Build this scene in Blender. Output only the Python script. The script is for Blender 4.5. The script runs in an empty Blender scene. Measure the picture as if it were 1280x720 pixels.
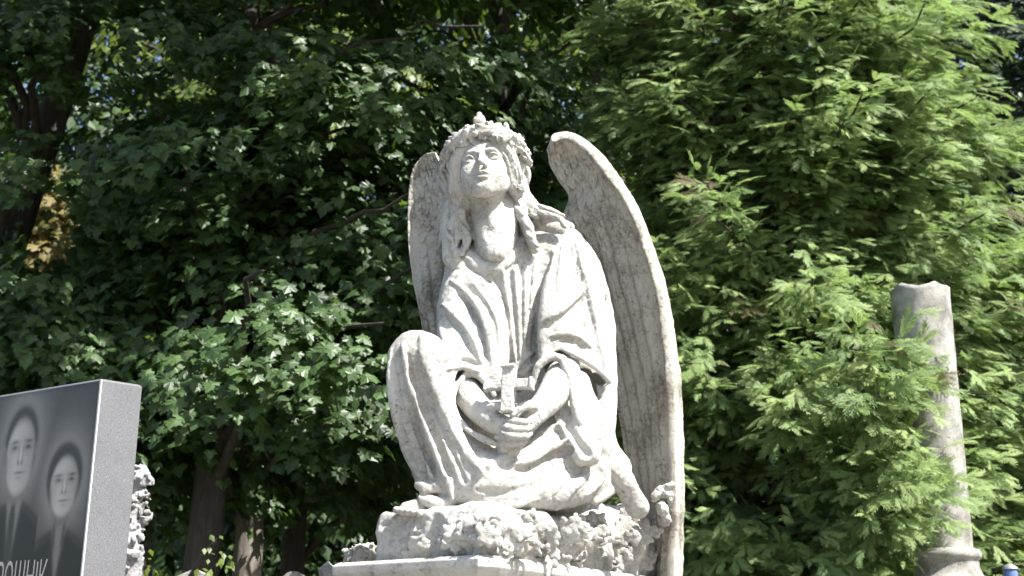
import bpy, math, random
import numpy as np
from mathutils import Vector, Matrix

DO_STATUE = True
DO_TREES = True

SC = bpy.context.scene
SUN_DIR = (.49, -.33, .81)           # towards the sun
COL = SC.collection
F_PX = 1550.0                      # focal length in pixels of a 1280 px wide frame
PITCH = math.radians(17.2)
CAM = np.array([0.0, 0.0, 1.6])
D0 = 4.0                           # distance of the statue's middle plane

# ------------------------------------------------------------------ measuring
def ray(px, py):
    u = (px - 640) / F_PX
    v = (360 - py) / F_PX
    return np.array([u, math.cos(PITCH) - v * math.sin(PITCH), math.sin(PITCH) + v * math.cos(PITCH)])

def P(px, py, dy=0.0):
    """point of the statue measured on the photo, dy metres behind its middle plane"""
    d = ray(px, py)
    return CAM + d * (D0 + dy) / d[1]

def PY(px, py, Y):
    return P(px, py, Y - D0)

def PZ(px, py, z):
    d = ray(px, py)
    return CAM + d * (z - 1.6) / d[2]

# ------------------------------------------------------------------ bookkeeping
def tag(o, label=None, cat=None, group=None, kind=None):
    if label: o['label'] = label
    if cat: o['category'] = cat
    if group: o['group'] = group
    if kind: o['kind'] = kind
    return o

def empty(name, loc, label, cat, group=None):
    o = bpy.data.objects.new(name, None)
    o.empty_display_size = 0.2
    COL.objects.link(o)
    o.location = loc
    return tag(o, label, cat, group)

def mesh_obj(name, V, polys, mat, parent=None, smooth=True, attr=None):
    """polys: (n,k) int array or list of such arrays"""
    me = bpy.data.meshes.new(name)
    V = np.asarray(V, dtype=np.float32)
    if not isinstance(polys, (list, tuple)):
        polys = [polys]
    polys = [np.asarray(p, dtype=np.int32) for p in polys if len(p)]
    nl = sum(p.size for p in polys)
    nf = sum(len(p) for p in polys)
    if parent is not None:
        off = np.array(parent_world(parent), dtype=np.float32)
        V = V - off
    me.vertices.add(len(V)); me.vertices.foreach_set('co', V.ravel())
    me.loops.add(nl)
    me.loops.foreach_set('vertex_index', np.concatenate([p.ravel() for p in polys]))
    me.polygons.add(nf)
    tot = np.concatenate([np.full(len(p), p.shape[1], dtype=np.int32) for p in polys])
    st = np.concatenate([[0], np.cumsum(tot)[:-1]]).astype(np.int32)
    me.polygons.foreach_set('loop_start', st)
    me.polygons.foreach_set('loop_total', tot)
    me.polygons.foreach_set('use_smooth', np.full(nf, smooth, dtype=bool))
    if attr is not None:
        a = me.attributes.new('tint', 'FLOAT', 'POINT')
        a.data.foreach_set('value', np.asarray(attr, dtype=np.float32))
    me.update(calc_edges=True)
    me.validate()
    me.materials.append(mat)
    o = bpy.data.objects.new(name, me)
    COL.objects.link(o)
    if parent is not None:
        o.parent = parent
    return o

def parent_world(p):
    v = Vector((0, 0, 0))
    while p is not None:
        v = v + p.location
        p = p.parent
    return v

# ------------------------------------------------------------------ curves
def catmull(pts, n):
    pts = np.asarray(pts, dtype=float)
    if len(pts) == 2:
        t = np.linspace(0, 1, n)[:, None]
        return pts[0] * (1 - t) + pts[1] * t
    e = np.vstack([2 * pts[0] - pts[1], pts, 2 * pts[-1] - pts[-2]])
    m = len(pts) - 1
    out = []
    for s in np.linspace(0, m, n):
        i = min(int(s), m - 1); t = s - i
        p0, p1, p2, p3 = e[i], e[i + 1], e[i + 2], e[i + 3]
        out.append(0.5 * ((2 * p1) + (-p0 + p2) * t + (2 * p0 - 5 * p1 + 4 * p2 - p3) * t * t + (-p0 + 3 * p1 - 3 * p2 + p3) * t ** 3))
    return np.array(out)

def rot(ax, deg):
    return np.array(Matrix.Rotation(math.radians(deg), 3, ax))

# ------------------------------------------------------------------ carving in a distance grid
class Grid:
    def __init__(s, lo, hi, h, R=None, o=None):
        s.h = h
        s.lo = np.array(lo, dtype=float)
        s.n = np.ceil((np.array(hi) - s.lo) / h).astype(int) + 1
        s.ax = [(s.lo[i] + h * np.arange(s.n[i])).astype(np.float32) for i in range(3)]
        s.F = np.full(tuple(s.n), 0.3, dtype=np.float32)
        s.R = np.eye(3) if R is None else R
        s.o = np.zeros(3) if o is None else np.array(o)

    def loc(s, p):
        return (np.asarray(p) - s.o) @ s.R

    def wor(s, p):
        return np.asarray(p) @ s.R.T + s.o

    def box(s, lo, hi):
        a = np.maximum(np.floor((np.asarray(lo) - s.lo) / s.h).astype(int), 0)
        b = np.minimum(np.ceil((np.asarray(hi) - s.lo) / s.h).astype(int) + 1, s.n)
        if np.any(b <= a):
            return None
        sl = tuple(slice(a[i], b[i]) for i in range(3))
        X = s.ax[0][sl[0]][:, None, None]; Y = s.ax[1][sl[1]][None, :, None]; Z = s.ax[2][sl[2]][None, None, :]
        return sl, X, Y, Z

    def add(s, sl, d, k):
        A = s.F[sl]
        if k > 0:
            hh = np.maximum(k - np.abs(A - d), 0)
            s.F[sl] = np.minimum(A, d) - hh * hh / (4 * k)
        else:
            s.F[sl] = np.minimum(A, d)

    def cut(s, sl, d, k):
        A = s.F[sl]; d = -d
        if k > 0:
            hh = np.maximum(k - np.abs(A - d), 0)
            s.F[sl] = np.maximum(A, d) + hh * hh / (4 * k)
        else:
            s.F[sl] = np.maximum(A, d)

    def chain(s, pts, rad, k=0.01, op='add', flat=None):
        """pts in the grid's own frame; flat=(unit normal, factor) squashes the section"""
        pts = np.asarray(pts, dtype=float); rad = np.broadcast_to(np.asarray(rad, dtype=float), (len(pts),)).copy()
        m = rad.max() + k + 3 * s.h
        b = s.box(pts.min(0) - m, pts.max(0) + m)
        if b is None: return
        sl, X, Y, Z = b
        T = np.full(s.F[sl].shape, 0.3, dtype=np.float32)
        base = np.array([q.start for q in sl])
        for i in range(len(pts) - 1):
            a, c = pts[i], pts[i + 1]
            mm = max(rad[i], rad[i + 1]) + k + 3 * s.h
            bb = s.box(np.minimum(a, c) - mm, np.maximum(a, c) + mm)
            if bb is None: continue
            sl2, X, Y, Z = bb
            sub = tuple(slice(sl2[j].start - base[j], sl2[j].stop - base[j]) for j in range(3))
            x, y, z = X - a[0], Y - a[1], Z - a[2]
            ab = c - a; L2 = float(ab @ ab) + 1e-12
            t = np.clip((x * ab[0] + y * ab[1] + z * ab[2]) / L2, 0, 1)
            dx, dy, dz = x - t * ab[0], y - t * ab[1], z - t * ab[2]
            if flat is not None:
                nn, fc = flat
                pr = dx * nn[0] + dy * nn[1] + dz * nn[2]
                q = (1 / fc - 1) * pr
                dx = dx + q * nn[0]; dy = dy + q * nn[1]; dz = dz + q * nn[2]
                d = (np.sqrt(dx * dx + dy * dy + dz * dz) - (rad[i] + t * (rad[i + 1] - rad[i]))) * (0.5 + 0.5 * fc)
            else:
                d = np.sqrt(dx * dx + dy * dy + dz * dz) - (rad[i] + t * (rad[i + 1] - rad[i]))
            np.minimum(T[sub], d, out=T[sub])
        (s.add if op == 'add' else s.cut)(sl, T, k)

    def ball(s, c, r, k=0.01, R=None, op='add'):
        c = np.asarray(c, dtype=float); r = np.broadcast_to(np.asarray(r, dtype=float), (3,))
        m = r.max() + k + 3 * s.h
        b = s.box(c - m, c + m)
        if b is None: return
        sl, X, Y, Z = b
        x, y, z = X - c[0], Y - c[1], Z - c[2]
        if R is not None:
            x, y, z = (R[0, 0] * x + R[1, 0] * y + R[2, 0] * z, R[0, 1] * x + R[1, 1] * y + R[2, 1] * z, R[0, 2] * x + R[1, 2] * y + R[2, 2] * z)
        k0 = np.sqrt((x / r[0]) ** 2 + (y / r[1]) ** 2 + (z / r[2]) ** 2)
        k1 = np.sqrt((x / r[0] ** 2) ** 2 + (y / r[1] ** 2) ** 2 + (z / r[2] ** 2) ** 2) + 1e-6
        d = k0 * (k0 - 1) / k1
        (s.add if op == 'add' else s.cut)(sl, d.astype(np.float32), k)

    def brick(s, c, hf, R=None, rnd=0.01, k=0.01, op='add'):
        c = np.asarray(c, dtype=float); hf = np.asarray(hf, dtype=float)
        m = np.linalg.norm(hf) + k + 3 * s.h
        b = s.box(c - m, c + m)
        if b is None: return
        sl, X, Y, Z = b
        x, y, z = X - c[0], Y - c[1], Z - c[2]
        if R is not None:
            x, y, z = (R[0, 0] * x + R[1, 0] * y + R[2, 0] * z, R[0, 1] * x + R[1, 1] * y + R[2, 1] * z, R[0, 2] * x + R[1, 2] * y + R[2, 2] * z)
        qx, qy, qz = np.abs(x) - hf[0] + rnd, np.abs(y) - hf[1] + rnd, np.abs(z) - hf[2] + rnd
        d = np.sqrt(np.maximum(qx, 0) ** 2 + np.maximum(qy, 0) ** 2 + np.maximum(qz, 0) ** 2) + np.minimum(np.maximum(qx, np.maximum(qy, qz)), 0) - rnd
        (s.add if op == 'add' else s.cut)(sl, d.astype(np.float32), k)

    def sample(s, W):
        q = (s.loc(W) - s.lo) / s.h
        i = np.floor(q).astype(int)
        ok = np.all((i >= 0) & (i < s.n - 1), axis=1)
        i = np.clip(i, 0, s.n - 2); f = q - i
        v = 0
        for dx in (0, 1):
            for dy in (0, 1):
                for dz in (0, 1):
                    w = (f[:, 0] if dx else 1 - f[:, 0]) * (f[:, 1] if dy else 1 - f[:, 1]) * (f[:, 2] if dz else 1 - f[:, 2])
                    v = v + w * s.F[i[:, 0] + dx, i[:, 1] + dy, i[:, 2] + dz]
        return np.where(ok, v, 0.3)

    def hit(s, px, py, y0=-0.7, y1=0.6):
        """where the line of sight through a pixel meets the surface"""
        dys = np.arange(y0, y1, s.h)
        d = ray(px, py)
        W = CAM + d[None, :] * ((D0 + dys) / d[1])[:, None]
        v = s.sample(W)
        neg = np.nonzero(v < 0)[0]
        if len(neg) == 0: return None
        j = neg[0]
        if j == 0: return W[0]
        t = v[j - 1] / (v[j - 1] - v[j])
        return W[j - 1] * (1 - t) + W[j] * t

    def trace(s, pts, n=None):
        pts = np.asarray(pts, dtype=float)
        L = np.sum(np.linalg.norm(np.diff(pts, axis=0), axis=1))
        n = n or max(4, int(L / 5))
        c = catmull(pts, n)
        H = [s.hit(a[0], a[1]) for a in c]
        good = [i for i, h_ in enumerate(H) if h_ is not None]
        if len(good) < 2: return None
        Yv = np.interp(range(n), good, [H[i][1] for i in good])
        tt = np.linspace(-1, 1, n)
        deg = 1 if n < 6 else (2 if n < 10 else 3)
        pf = np.polyval(np.polyfit(tt, Yv, deg), tt)
        Yv = .75 * pf + .25 * Yv                        # a fold runs on evenly over small hollows
        return np.array([PY(c[i][0], c[i][1], Yv[i]) for i in range(n)])

    def fold(s, pts, r, lift=0.0, k=0.02, taper=(0.4, 0.4), op='add'):
        """a drapery fold (or groove with op='cut') laid along the surface"""
        W = s.trace(pts)
        if W is None: return
        n = len(W)
        t = np.linspace(0, 1, n)
        rr = r * np.minimum(1, np.minimum(taper[0] + t * 4, taper[1] + (1 - t) * 4))
        dirs = W - CAM; dirs /= np.linalg.norm(dirs, axis=1)[:, None]
        W = W - dirs * lift
        s.chain(s.loc(W), rr, k, op)

    def smooth(s, it=1):
        for _ in range(it):
            for a in range(3):
                F = s.F
                G = F.copy()
                sl0 = [slice(None)] * 3; sl1 = [slice(None)] * 3; slc = [slice(None)] * 3
                sl0[a] = slice(0, -2); sl1[a] = slice(2, None); slc[a] = slice(1, -1)
                G[tuple(slc)] = 0.25 * F[tuple(sl0)] + 0.5 * F[tuple(slc)] + 0.25 * F[tuple(sl1)]
                s.F = G

    def noise(s, cell, amp, seed, ridged=False):
        rng = np.random.default_rng(seed)
        m = np.ceil((s.n * s.h) / cell).astype(int) + 3
        Ltc = rng.random(tuple(m)).astype(np.float32)
        A = Ltc
        for a in range(3):
            q = np.arange(s.n[a]) * s.h / cell
            i = q.astype(int); f = (q - i).astype(np.float32); f = f * f * (3 - 2 * f)
            sh = [1, 1, 1]; sh[a] = -1; f = f.reshape(sh)
            A = np.take(A, i, axis=a) * (1 - f) + np.take(A, i + 1, axis=a) * f
        v = A - 0.5
        if ridged: v = 0.25 - np.abs(v)
        s.F += (2 * amp * v).astype(np.float32)

    def mesh(s):
        F = s.F
        F[0], F[-1] = 0.3, 0.3
        F[:, 0], F[:, -1] = 0.3, 0.3
        F[:, :, 0], F[:, :, -1] = 0.3, 0.3
        ins = F < 0
        nx, ny, nz = F.shape
        c = np.zeros((nx - 1, ny - 1, nz - 1), dtype=np.int8)
        for dx in (0, 1):
            for dy in (0, 1):
                for dz in (0, 1):
                    c += ins[dx:nx - 1 + dx, dy:ny - 1 + dy, dz:nz - 1 + dz]
        cell = np.argwhere((c > 0) & (c < 8))
        idx = np.full(c.shape, -1, dtype=np.int32)
        idx[cell[:, 0], cell[:, 1], cell[:, 2]] = np.arange(len(cell))
        acc = np.zeros((len(cell), 3)); cnt = np.zeros(len(cell))
        cor = [(a, b, d) for a in (0, 1) for b in (0, 1) for d in (0, 1)]
        val = {q: F[cell[:, 0] + q[0], cell[:, 1] + q[1], cell[:, 2] + q[2]] for q in cor}
        for q in cor:
            for a in range(3):
                if q[a] == 0:
                    r = list(q); r[a] = 1; r = tuple(r)
                    v0, v1 = val[q], val[r]
                    m = (v0 < 0) != (v1 < 0)
                    t = np.where(m, v0 / np.where(m, v0 - v1, 1), 0)
                    p = np.zeros((len(cell), 3)); p[:] = q
                    p[:, a] = t
                    acc[m] += p[m]; cnt[m] += 1
        V = s.lo + (cell + acc / cnt[:, None]) * s.h
        V = s.wor(V)
        quads = []
        for a in range(3):
            b, d = (a + 1) % 3, (a + 2) % 3
            A = np.take(ins, range(0, ins.shape[a] - 1), axis=a); B = np.take(ins, range(1, ins.shape[a]), axis=a)
            e = np.argwhere(A != B)
            e = e[(e[:, b] > 0) & (e[:, d] > 0) & (e[:, b] < F.shape[b] - 1) & (e[:, d] < F.shape[d] - 1)]
            def g(ob, od):
                q = e.copy(); q[:, b] -= ob; q[:, d] -= od
                return idx[q[:, 0], q[:, 1], q[:, 2]]
            Q = np.stack([g(0, 0), g(1, 0), g(1, 1), g(0, 1)], axis=1)
            fl = ~ins[e[:, 0], e[:, 1], e[:, 2]]
            Q[fl] = Q[fl][:, ::-1]
            quads.append(Q[(Q >= 0).all(1)])
        return V, np.concatenate(quads)

def join_meshes(parts):
    V = []; Q = []; o = 0
    for v, q in parts:
        V.append(v); Q.append(np.asarray(q) + o); o += len(v)
    k = {}
    for q in Q: k.setdefault(q.shape[1], []).append(q)
    return np.concatenate(V), [np.concatenate(x) for x in k.values()]
# ------------------------------------------------------------------ materials
def new_mat(name):
    m = bpy.data.materials.new(name)
    m.use_nodes = True
    nt = m.node_tree
    b = nt.nodes['Principled BSDF']
    return m, nt, b

class NT:
    def __init__(s, nt): s.nt = nt
    def n(s, t, **kw):
        x = s.nt.nodes.new(t)
        for k, v in kw.items(): setattr(x, k, v)
        return x
    def l(s, a, b): s.nt.links.new(a, b)
    def noise(s, vec, scale, detail=6, rough=0.6, dist=0.0):
        x = s.n('ShaderNodeTexNoise'); x.inputs['Scale'].default_value = scale
        x.inputs['Detail'].default_value = detail; x.inputs['Roughness'].default_value = rough
        x.inputs['Distortion'].default_value = dist
        if vec is not None: s.l(vec, x.inputs['Vector'])
        return x.outputs['Fac']
    def ramp(s, fac, stops):
        r = s.n('ShaderNodeValToRGB')
        e = r.color_ramp.elements
        while len(e) < len(stops): e.new(0.5)
        for i, (p, c) in enumerate(stops):
            e[i].position = p
            e[i].color = (c, c, c, 1) if isinstance(c, (int, float)) else (*c, 1)
        s.l(fac, r.inputs['Fac'])
        return r.outputs['Color']
    def mix(s, fac, a, b, mode='MIX'):
        m = s.n('ShaderNodeMix', data_type='RGBA', blend_type=mode)
        for sock, v in ((m.inputs[0], fac), (m.inputs[6], a), (m.inputs[7], b)):
            if isinstance(v, (int, float)): sock.default_value = v
            elif isinstance(v, tuple): sock.default_value = (*v, 1)
            else: s.l(v, sock)
        return m.outputs[2]
    def math(s, op, a, b=None, clamp=False):
        m = s.n('ShaderNodeMath', operation=op, use_clamp=clamp)
        for i, v in enumerate((a, b)):
            if v is None: continue
            if isinstance(v, (int, float)): m.inputs[i].default_value = v
            else: s.l(v, m.inputs[i])
        return m.outputs[0]
    def coord(s, scale=(1, 1, 1)):
        t = s.n('ShaderNodeTexCoord')
        mp = s.n('ShaderNodeMapping'); mp.inputs['Scale'].default_value = scale
        s.l(t.outputs['Object'], mp.inputs['Vector'])
        return mp.outputs['Vector']
    def bump(s, h, strength, dist, normal=None):
        b = s.n('ShaderNodeBump'); b.inputs['Strength'].default_value = strength; b.inputs['Distance'].default_value = dist
        s.l(h, b.inputs['Height'])
        if normal is not None: s.l(normal, b.inputs['Normal'])
        return b.outputs['Normal']

def stone_mat(name, base, warm, dark, grime=0.5, speck=0.5, bump=0.5, scale=1.0):
    """weathered limestone: broad warm/cool patches, lichen specks, run-off streaks, pitting"""
    m, nt, b = new_mat(name); N = NT(nt)
    v = N.coord(); vs = N.coord((3.2, 3.2, 0.7))
    big = N.noise(v, 4.5 * scale, 5, 0.55)
    mid = N.noise(v, 17 * scale, 8, 0.72, 0.6)
    fine = N.noise(v, 85 * scale, 6, 0.75)
    strk = N.noise(vs, 7 * scale, 7, 0.7, 0.3)
    c = N.mix(N.ramp(big, [(0.35, 0.0), (0.65, 1.0)]), base, warm)
    # grime patches broken up by the finer noise
    patch = N.ramp(N.math('ADD', N.math('MULTIPLY', big, 0.5), N.math('ADD', N.math('MULTIPLY', mid, 0.30), N.math('MULTIPLY', fine, 0.42))), [(0.585, 0.0), (0.72, 1.0)])
    c = N.mix(N.math('MULTIPLY', patch, grime), c, dark)
    st = N.ramp(N.math('ADD', N.math('MULTIPLY', strk, 0.75), N.math('MULTIPLY', fine, 0.25)), [(0.53, 0.0), (0.68, 1.0)])
    c = N.mix(N.math('MULTIPLY', st, grime * 0.6), c, tuple(x * 1.25 for x in dark))
    sp = N.ramp(N.math('ADD', N.math('MULTIPLY', fine, 0.65), N.math('MULTIPLY', mid, 0.35)), [(0.56, 0.0), (0.64, 1.0)])
    c = N.mix(N.math('MULTIPLY', sp, speck), c, tuple(x * 0.8 for x in dark))
    N.l(c, b.inputs['Base Color'])
    b.inputs['Roughness'].default_value = 0.92
    b.inputs['Specular IOR Level'].default_value = 0.2
    h = N.math('ADD', N.math('MULTIPLY', mid, 1.0), N.math('MULTIPLY', fine, 0.6))
    n1 = N.bump(h, bump, 0.012)
    pit = N.ramp(N.noise(v, 150 * scale, 3, 0.6), [(0.3, 0.0), (0.45, 1.0)])
    n2 = N.bump(pit, bump * 0.5, 0.003, n1)
    N.l(n2, b.inputs['Normal'])
    return m

def leaf_mat(name, dark, light, trans, rough=0.45, tr_amt=0.3, spec=0.5, brown=None):
    m, nt, b = new_mat(name); N = NT(nt)
    a = N.n('ShaderNodeAttribute', attribute_name='tint')
    stops = [(0.0, dark), (0.75, light)]
    if brown: stops = [(0.0, brown), (0.025, brown), (0.07, dark), (0.85, light)]
    c = N.ramp(a.outputs['Fac'], stops)
    N.l(c, b.inputs['Base Color'])
    b.inputs['Roughness'].default_value = rough
    b.inputs['Specular IOR Level'].default_value = spec
    t = N.n('ShaderNodeBsdfTranslucent')
    tc = N.mix(0.75, c, trans, 'MIX')
    N.l(tc, t.inputs['Color'])
    mx = N.n('ShaderNodeMixShader'); mx.inputs[0].default_value = tr_amt
    N.l(b.outputs[0], mx.inputs[1]); N.l(t.outputs[0], mx.inputs[2])
    N.l(mx.outputs[0], nt.nodes['Material Output'].inputs['Surface'])
    return m

def bark_mat(name, c0, c1, scale=1.0):
    m, nt, b = new_mat(name); N = NT(nt)
    v = N.coord((6 * scale, 6 * scale, 1.2 * scale))
    n = N.noise(v, 3, 8, 0.7, 0.5)
    N.l(N.ramp(n, [(0.3, c0), (0.7, c1)]), b.inputs['Base Color'])
    b.inputs['Roughness'].default_value = 0.95
    N.l(N.bump(n, 0.9, 0.03), b.inputs['Normal'])
    return m

STONE = stone_mat('white_weathered_stone', (0.50, 0.49, 0.455), (0.44, 0.415, 0.37), (0.15, 0.146, 0.133), 0.55, 0.9, 0.75)
STONE_OLD = stone_mat('grey_lichen_stone', (0.44, 0.42, 0.37), (0.37, 0.335, 0.27), (0.11, 0.105, 0.09), 0.85, 0.85, 0.7)
# ------------------------------------------------------------------ the angel
def pl(*a):
    """list of (px, py, dy) -> world points"""
    return np.array([P(*q) for q in a])

def pc(n, *a):
    return catmull(pl(*a), n)

HS = 1.25
HR = rot('Z', -6) @ rot('Y', -5) @ rot('X', -10)
HO = P(601.5, 196, -0.15) - HR @ (np.array([0, -0.092, 0.0]) * HS)

def hl(x, y, z):                   # head-local point, natural size -> world
    return HR @ (np.array([x, y, z]) * HS) + HO

def build_head():
    g = Grid((-.16, -.17, -.34), (.16, .15, .14), .0021, HR, HO)
    S = HS
    def c(pts, r, k=.008, op='add', n=None):
        pts = np.array(pts) * S
        if n: pts = catmull(pts, n)
        r = np.asarray(r, dtype=float) * S
        if r.ndim and len(r) != len(pts): r = np.interp(np.linspace(0, 1, len(pts)), np.linspace(0, 1, len(r)), r)
        g.chain(pts, r, k * S, op)
    def e(ctr, rad, k=.01, op='add', R=None):
        g.ball(np.array(ctr) * S, np.array(rad) * S, k * S, R, op)
    # skull and face mass
    e((0, .012, .036), (.074, .09, .082))
    e((0, -.034, -.012), (.061, .058, .086), .02)
    e((0, -.038, .042), (.058, .047, .045), .02)
    for s in (-1, 1):
        c([(s * .059, .0, -.020), (s * .050, -.022, -.050), (s * .031, -.054, -.078), (s * .009, -.076, -.093)], [.017, .017, .017, .017], .026, n=12)
        e((s * .036, -.063, -.026), (.024, .022, .022), .02)
        e((s * .030, -.060, -.052), (.022, .022, .024), .02)                   # cheekbone
        c([(s * .050, -.072, .010), (s * .034, -.087, .020), (s * .016, -.091, .019)], [.004, .0065, .005], .012, n=8)   # brow
    e((0, -.083, -.090), (.018, .014, .013), .014)                              # chin
    e((0, -.078, -.058), (.027, .020, .024), .018)                              # muzzle
    # eye sockets, balls and lids
    for s in (-1, 1):
        g.ball(np.array((s * .0335, -.097, .001)) * S, np.array((.0175, .0125, .0105)) * S, .009 * S, None, 'cut')
        e((s * .0195, -.099, .003), (.0085, .0115, .0115), .008, 'cut')
    for s in (-1, 1):
        e((s * .034, -.0765, -.0005), (.0142, .0122, .0105), .002)
        up = [(s * .0195, -.0845, -.002), (s * .025, -.0895, .0055), (s * .034, -.0915, .0085), (s * .043, -.0865, .005), (s * .0495, -.078, -.002)]
        lo = [(s * .0195, -.0845, -.002), (s * .027, -.0875, -.0065), (s * .035, -.088, -.008), (s * .043, -.0845, -.006), (s * .0495, -.078, -.002)]
        c(up, [.0017, .0026, .003, .0026, .0018], .002, n=14)
        c(lo, [.0012, .0018, .002, .0018, .0012], .002, n=14)
        c([(s * .021, -.0915, .010), (s * .034, -.0970, .0165), (s * .049, -.083, .011)], [.001, .0018, .001], .004, 'cut', n=10)
    # nose
    c([(0, -.088, .017), (0, -.096, .0), (0, -.107, -.018), (0, -.1135, -.0295)], [.0062, .0062, .0072, .0082], .010, n=12)
    e((0, -.1135, -.031), (.0088, .008, .0078), .005)
    for s in (-1, 1):
        e((s * .0105, -.1005, -.034), (.0062, .0085, .0062), .005)
        e((s * .0055, -.1055, -.0415), (.0034, .0050, .0040), .002, 'cut')
    c([(0, -.1005, -.043), (0, -.1005, -.051)], [.0018, .0022], .004, 'cut')
    # mouth
    c([(-.0225, -.0885, -.0605), (-.012, -.0985, -.0565), (-.004, -.1025, -.0545), (0, -.1015, -.0555), (.004, -.1025, -.0545), (.012, -.0985, -.0565), (.0225, -.0885, -.0605)],
      [.0018, .0042, .0048, .0045, .0048, .0042, .0018], .003, n=22)
    c([(-.020, -.089, -.0645), (-.010, -.0975, -.0685), (0, -.1005, -.070), (.010, -.0975, -.0685), (.020, -.089, -.0645)], [.002, .0052, .0062, .0052, .002], .003, n=18)
    c([(-.0225, -.0935, -.0620), (-.010, -.1045, -.0618), (0, -.1080, -.0608), (.010, -.1045, -.0618), (.0225, -.0935, -.0620)], [.0014, .0028, .0030, .0028, .0014], .0025, 'cut', n=18)
    c([(-.010, -.0965, -.0785), (0, -.0995, -.0795), (.010, -.0965, -.0785)], [.0015, .003, .0015], .008, 'cut', n=8)
    # ears
    for s in (-1, 1):
        c([(s * .064, -.008, .012), (s * .072, .004, .018), (s * .074, .010, .004), (s * .070, .004, -.014), (s * .064, -.008, -.028), (s * .062, -.012, -.032)], [.004, .005, .005, .005, .006, .006], .004, n=14)
    # neck
    nk = g.loc(pl((611, 236, .02), (614, 258, .00), (619, 285, .0), (621, 312, .015), (622, 345, .07)))
    g.chain(catmull(nk, 14), np.interp(np.linspace(0, 1, 14), [0, .3, .6, .85, 1], [.074, .074, .076, .088, .10]), .024)
    for a, b_, d in (((590, 232, -.02), (600, 275, -.052), (613, 318, -.066)), ((640, 232, .01), (640, 270, -.038), (625, 318, -.066))):
        q = g.loc(catmull(pl(a, b_, d), 12)); g.chain(q, .008, .05)
    q = g.loc(catmull(pl((612, 262, -.075), (613, 270, -.08), (615, 282, -.075)), 6)); g.chain(q, .005, .03)
    g.noise(.012, .0006, 5); g.noise(.005, .0005, 6)
    return g.mesh()

def build_arms():
    lo = np.array([P(560, 560, 0)[0] - .0, 3.55, P(640, 575, -.4)[2]]); hi = np.array([P(725, 560, 0)[0], 4.02, P(640, 440, -.1)[2]])
    g = Grid(lo, hi, .0024)
    W = lambda n, *a: pc(n, *a)
    def c(pts, r, k=.006, n=10, op='add', flat=None):
        q = W(n, *pts)
        g.chain(q, np.interp(np.linspace(0, 1, n), np.linspace(0, 1, len(r)), r), k, op, flat)
    # image-left forearm and hand
    c([(580, 478, -.08), (586, 496, -.16), (602, 515, -.24), (613, 525, -.275)], [.044, .046, .041, .034], .012, 14)
    c([(612, 524, -.275), (624, 531, -.295), (636, 537, -.305)], [.034, .034, .028], .012, 8)
    fy = [(526, 527, 526), (534, 536, 534), (542, 545, 542.5), (549, 553, 550)]
    for i, (a, b_, d) in enumerate(fy):
        L = [17, 21, 20, 15][i]
        dd = [-.315, -.325, -.325, -.315][i]
        c([(632 + i * -1, a, dd), (641 + i * -1, b_, dd - .012), (650 + L * .35 - i, b_ + 1.0, dd - .008), (645 + L - i, d, dd + .012)], [.0125, .0125, .0115, .0085], .0035, 14)
    c([(607, 512, -.285), (619, 508, -.31), (630, 509, -.325), (640, 513, -.325)], [.017, .015, .0125, .0095], .006, 12)
    # image-right forearm and hand, cradling from below
    c([(708, 462, -.08), (698, 482, -.155), (684, 502, -.215), (667, 518, -.25)], [.056, .054, .043, .035], .012, 14)
    c([(668, 518, -.25), (657, 530, -.265), (646, 541, -.275)], [.035, .034, .028], .012, 8)
    for i in range(4):
        o = i * 5.2
        c([(655 - i * 1.5, 540 + o * .9, -.275), (645 - i, 549 + o, -.305 + i * .008), (633 - i * 2, 549 + o * 1.25, -.318 + i * .012), (621 + i, 546 + o * 1.3, -.305 + i * .018)], [.0125, .0125, .0112, .0085], .0035, 14)
    c([(667, 508, -.285), (658, 507, -.315), (650, 511, -.33), (641, 518, -.333)], [.017, .015, .0125, .0095], .006, 12)
    g.noise(.012, .001, 15); g.noise(.005, .0006, 16)
    return g.mesh()

def build_feet():
    out = []
    lo = np.minimum(P(485, 650, -.2), P(570, 650, -.3)); hi = np.maximum(P(570, 590, -.1), P(480, 590, .0))
    g = Grid((lo[0], 3.60, lo[2]), (hi[0], 4.02, hi[2]), .003)
    g.chain(pc(10, (548, 600, -.18), (545, 620, -.19), (530, 633, -.23), (508, 637, -.26)), [.045, .044, .043, .042, .040, .036, .032, .030, .026, .022], .01)
    for i in range(5):
        g.ball(P(497 + i * 6.5, 638 + i * .9, -.27 - i * .012), (.014 - .001 * i, .024, .012), .004)
    g.noise(.012, .002, 3)
    out.append(g.mesh())
    lo = P(750, 655, 0.1); hi = P(830, 560, .1)
    g = Grid((lo[0], 3.75, lo[2] - .02), (hi[0], 4.25, hi[2]), .003)
    g.chain(pc(10, (766, 584, -.04), (779, 602, -.03), (789, 620, .0), (797, 634, .02)), [.044, .043, .041, .039, .037, .036, .036, .037, .038, .038], .01)
    g.noise(.012, .002, 4)
    out.append(g.mesh())
    return out

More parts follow.
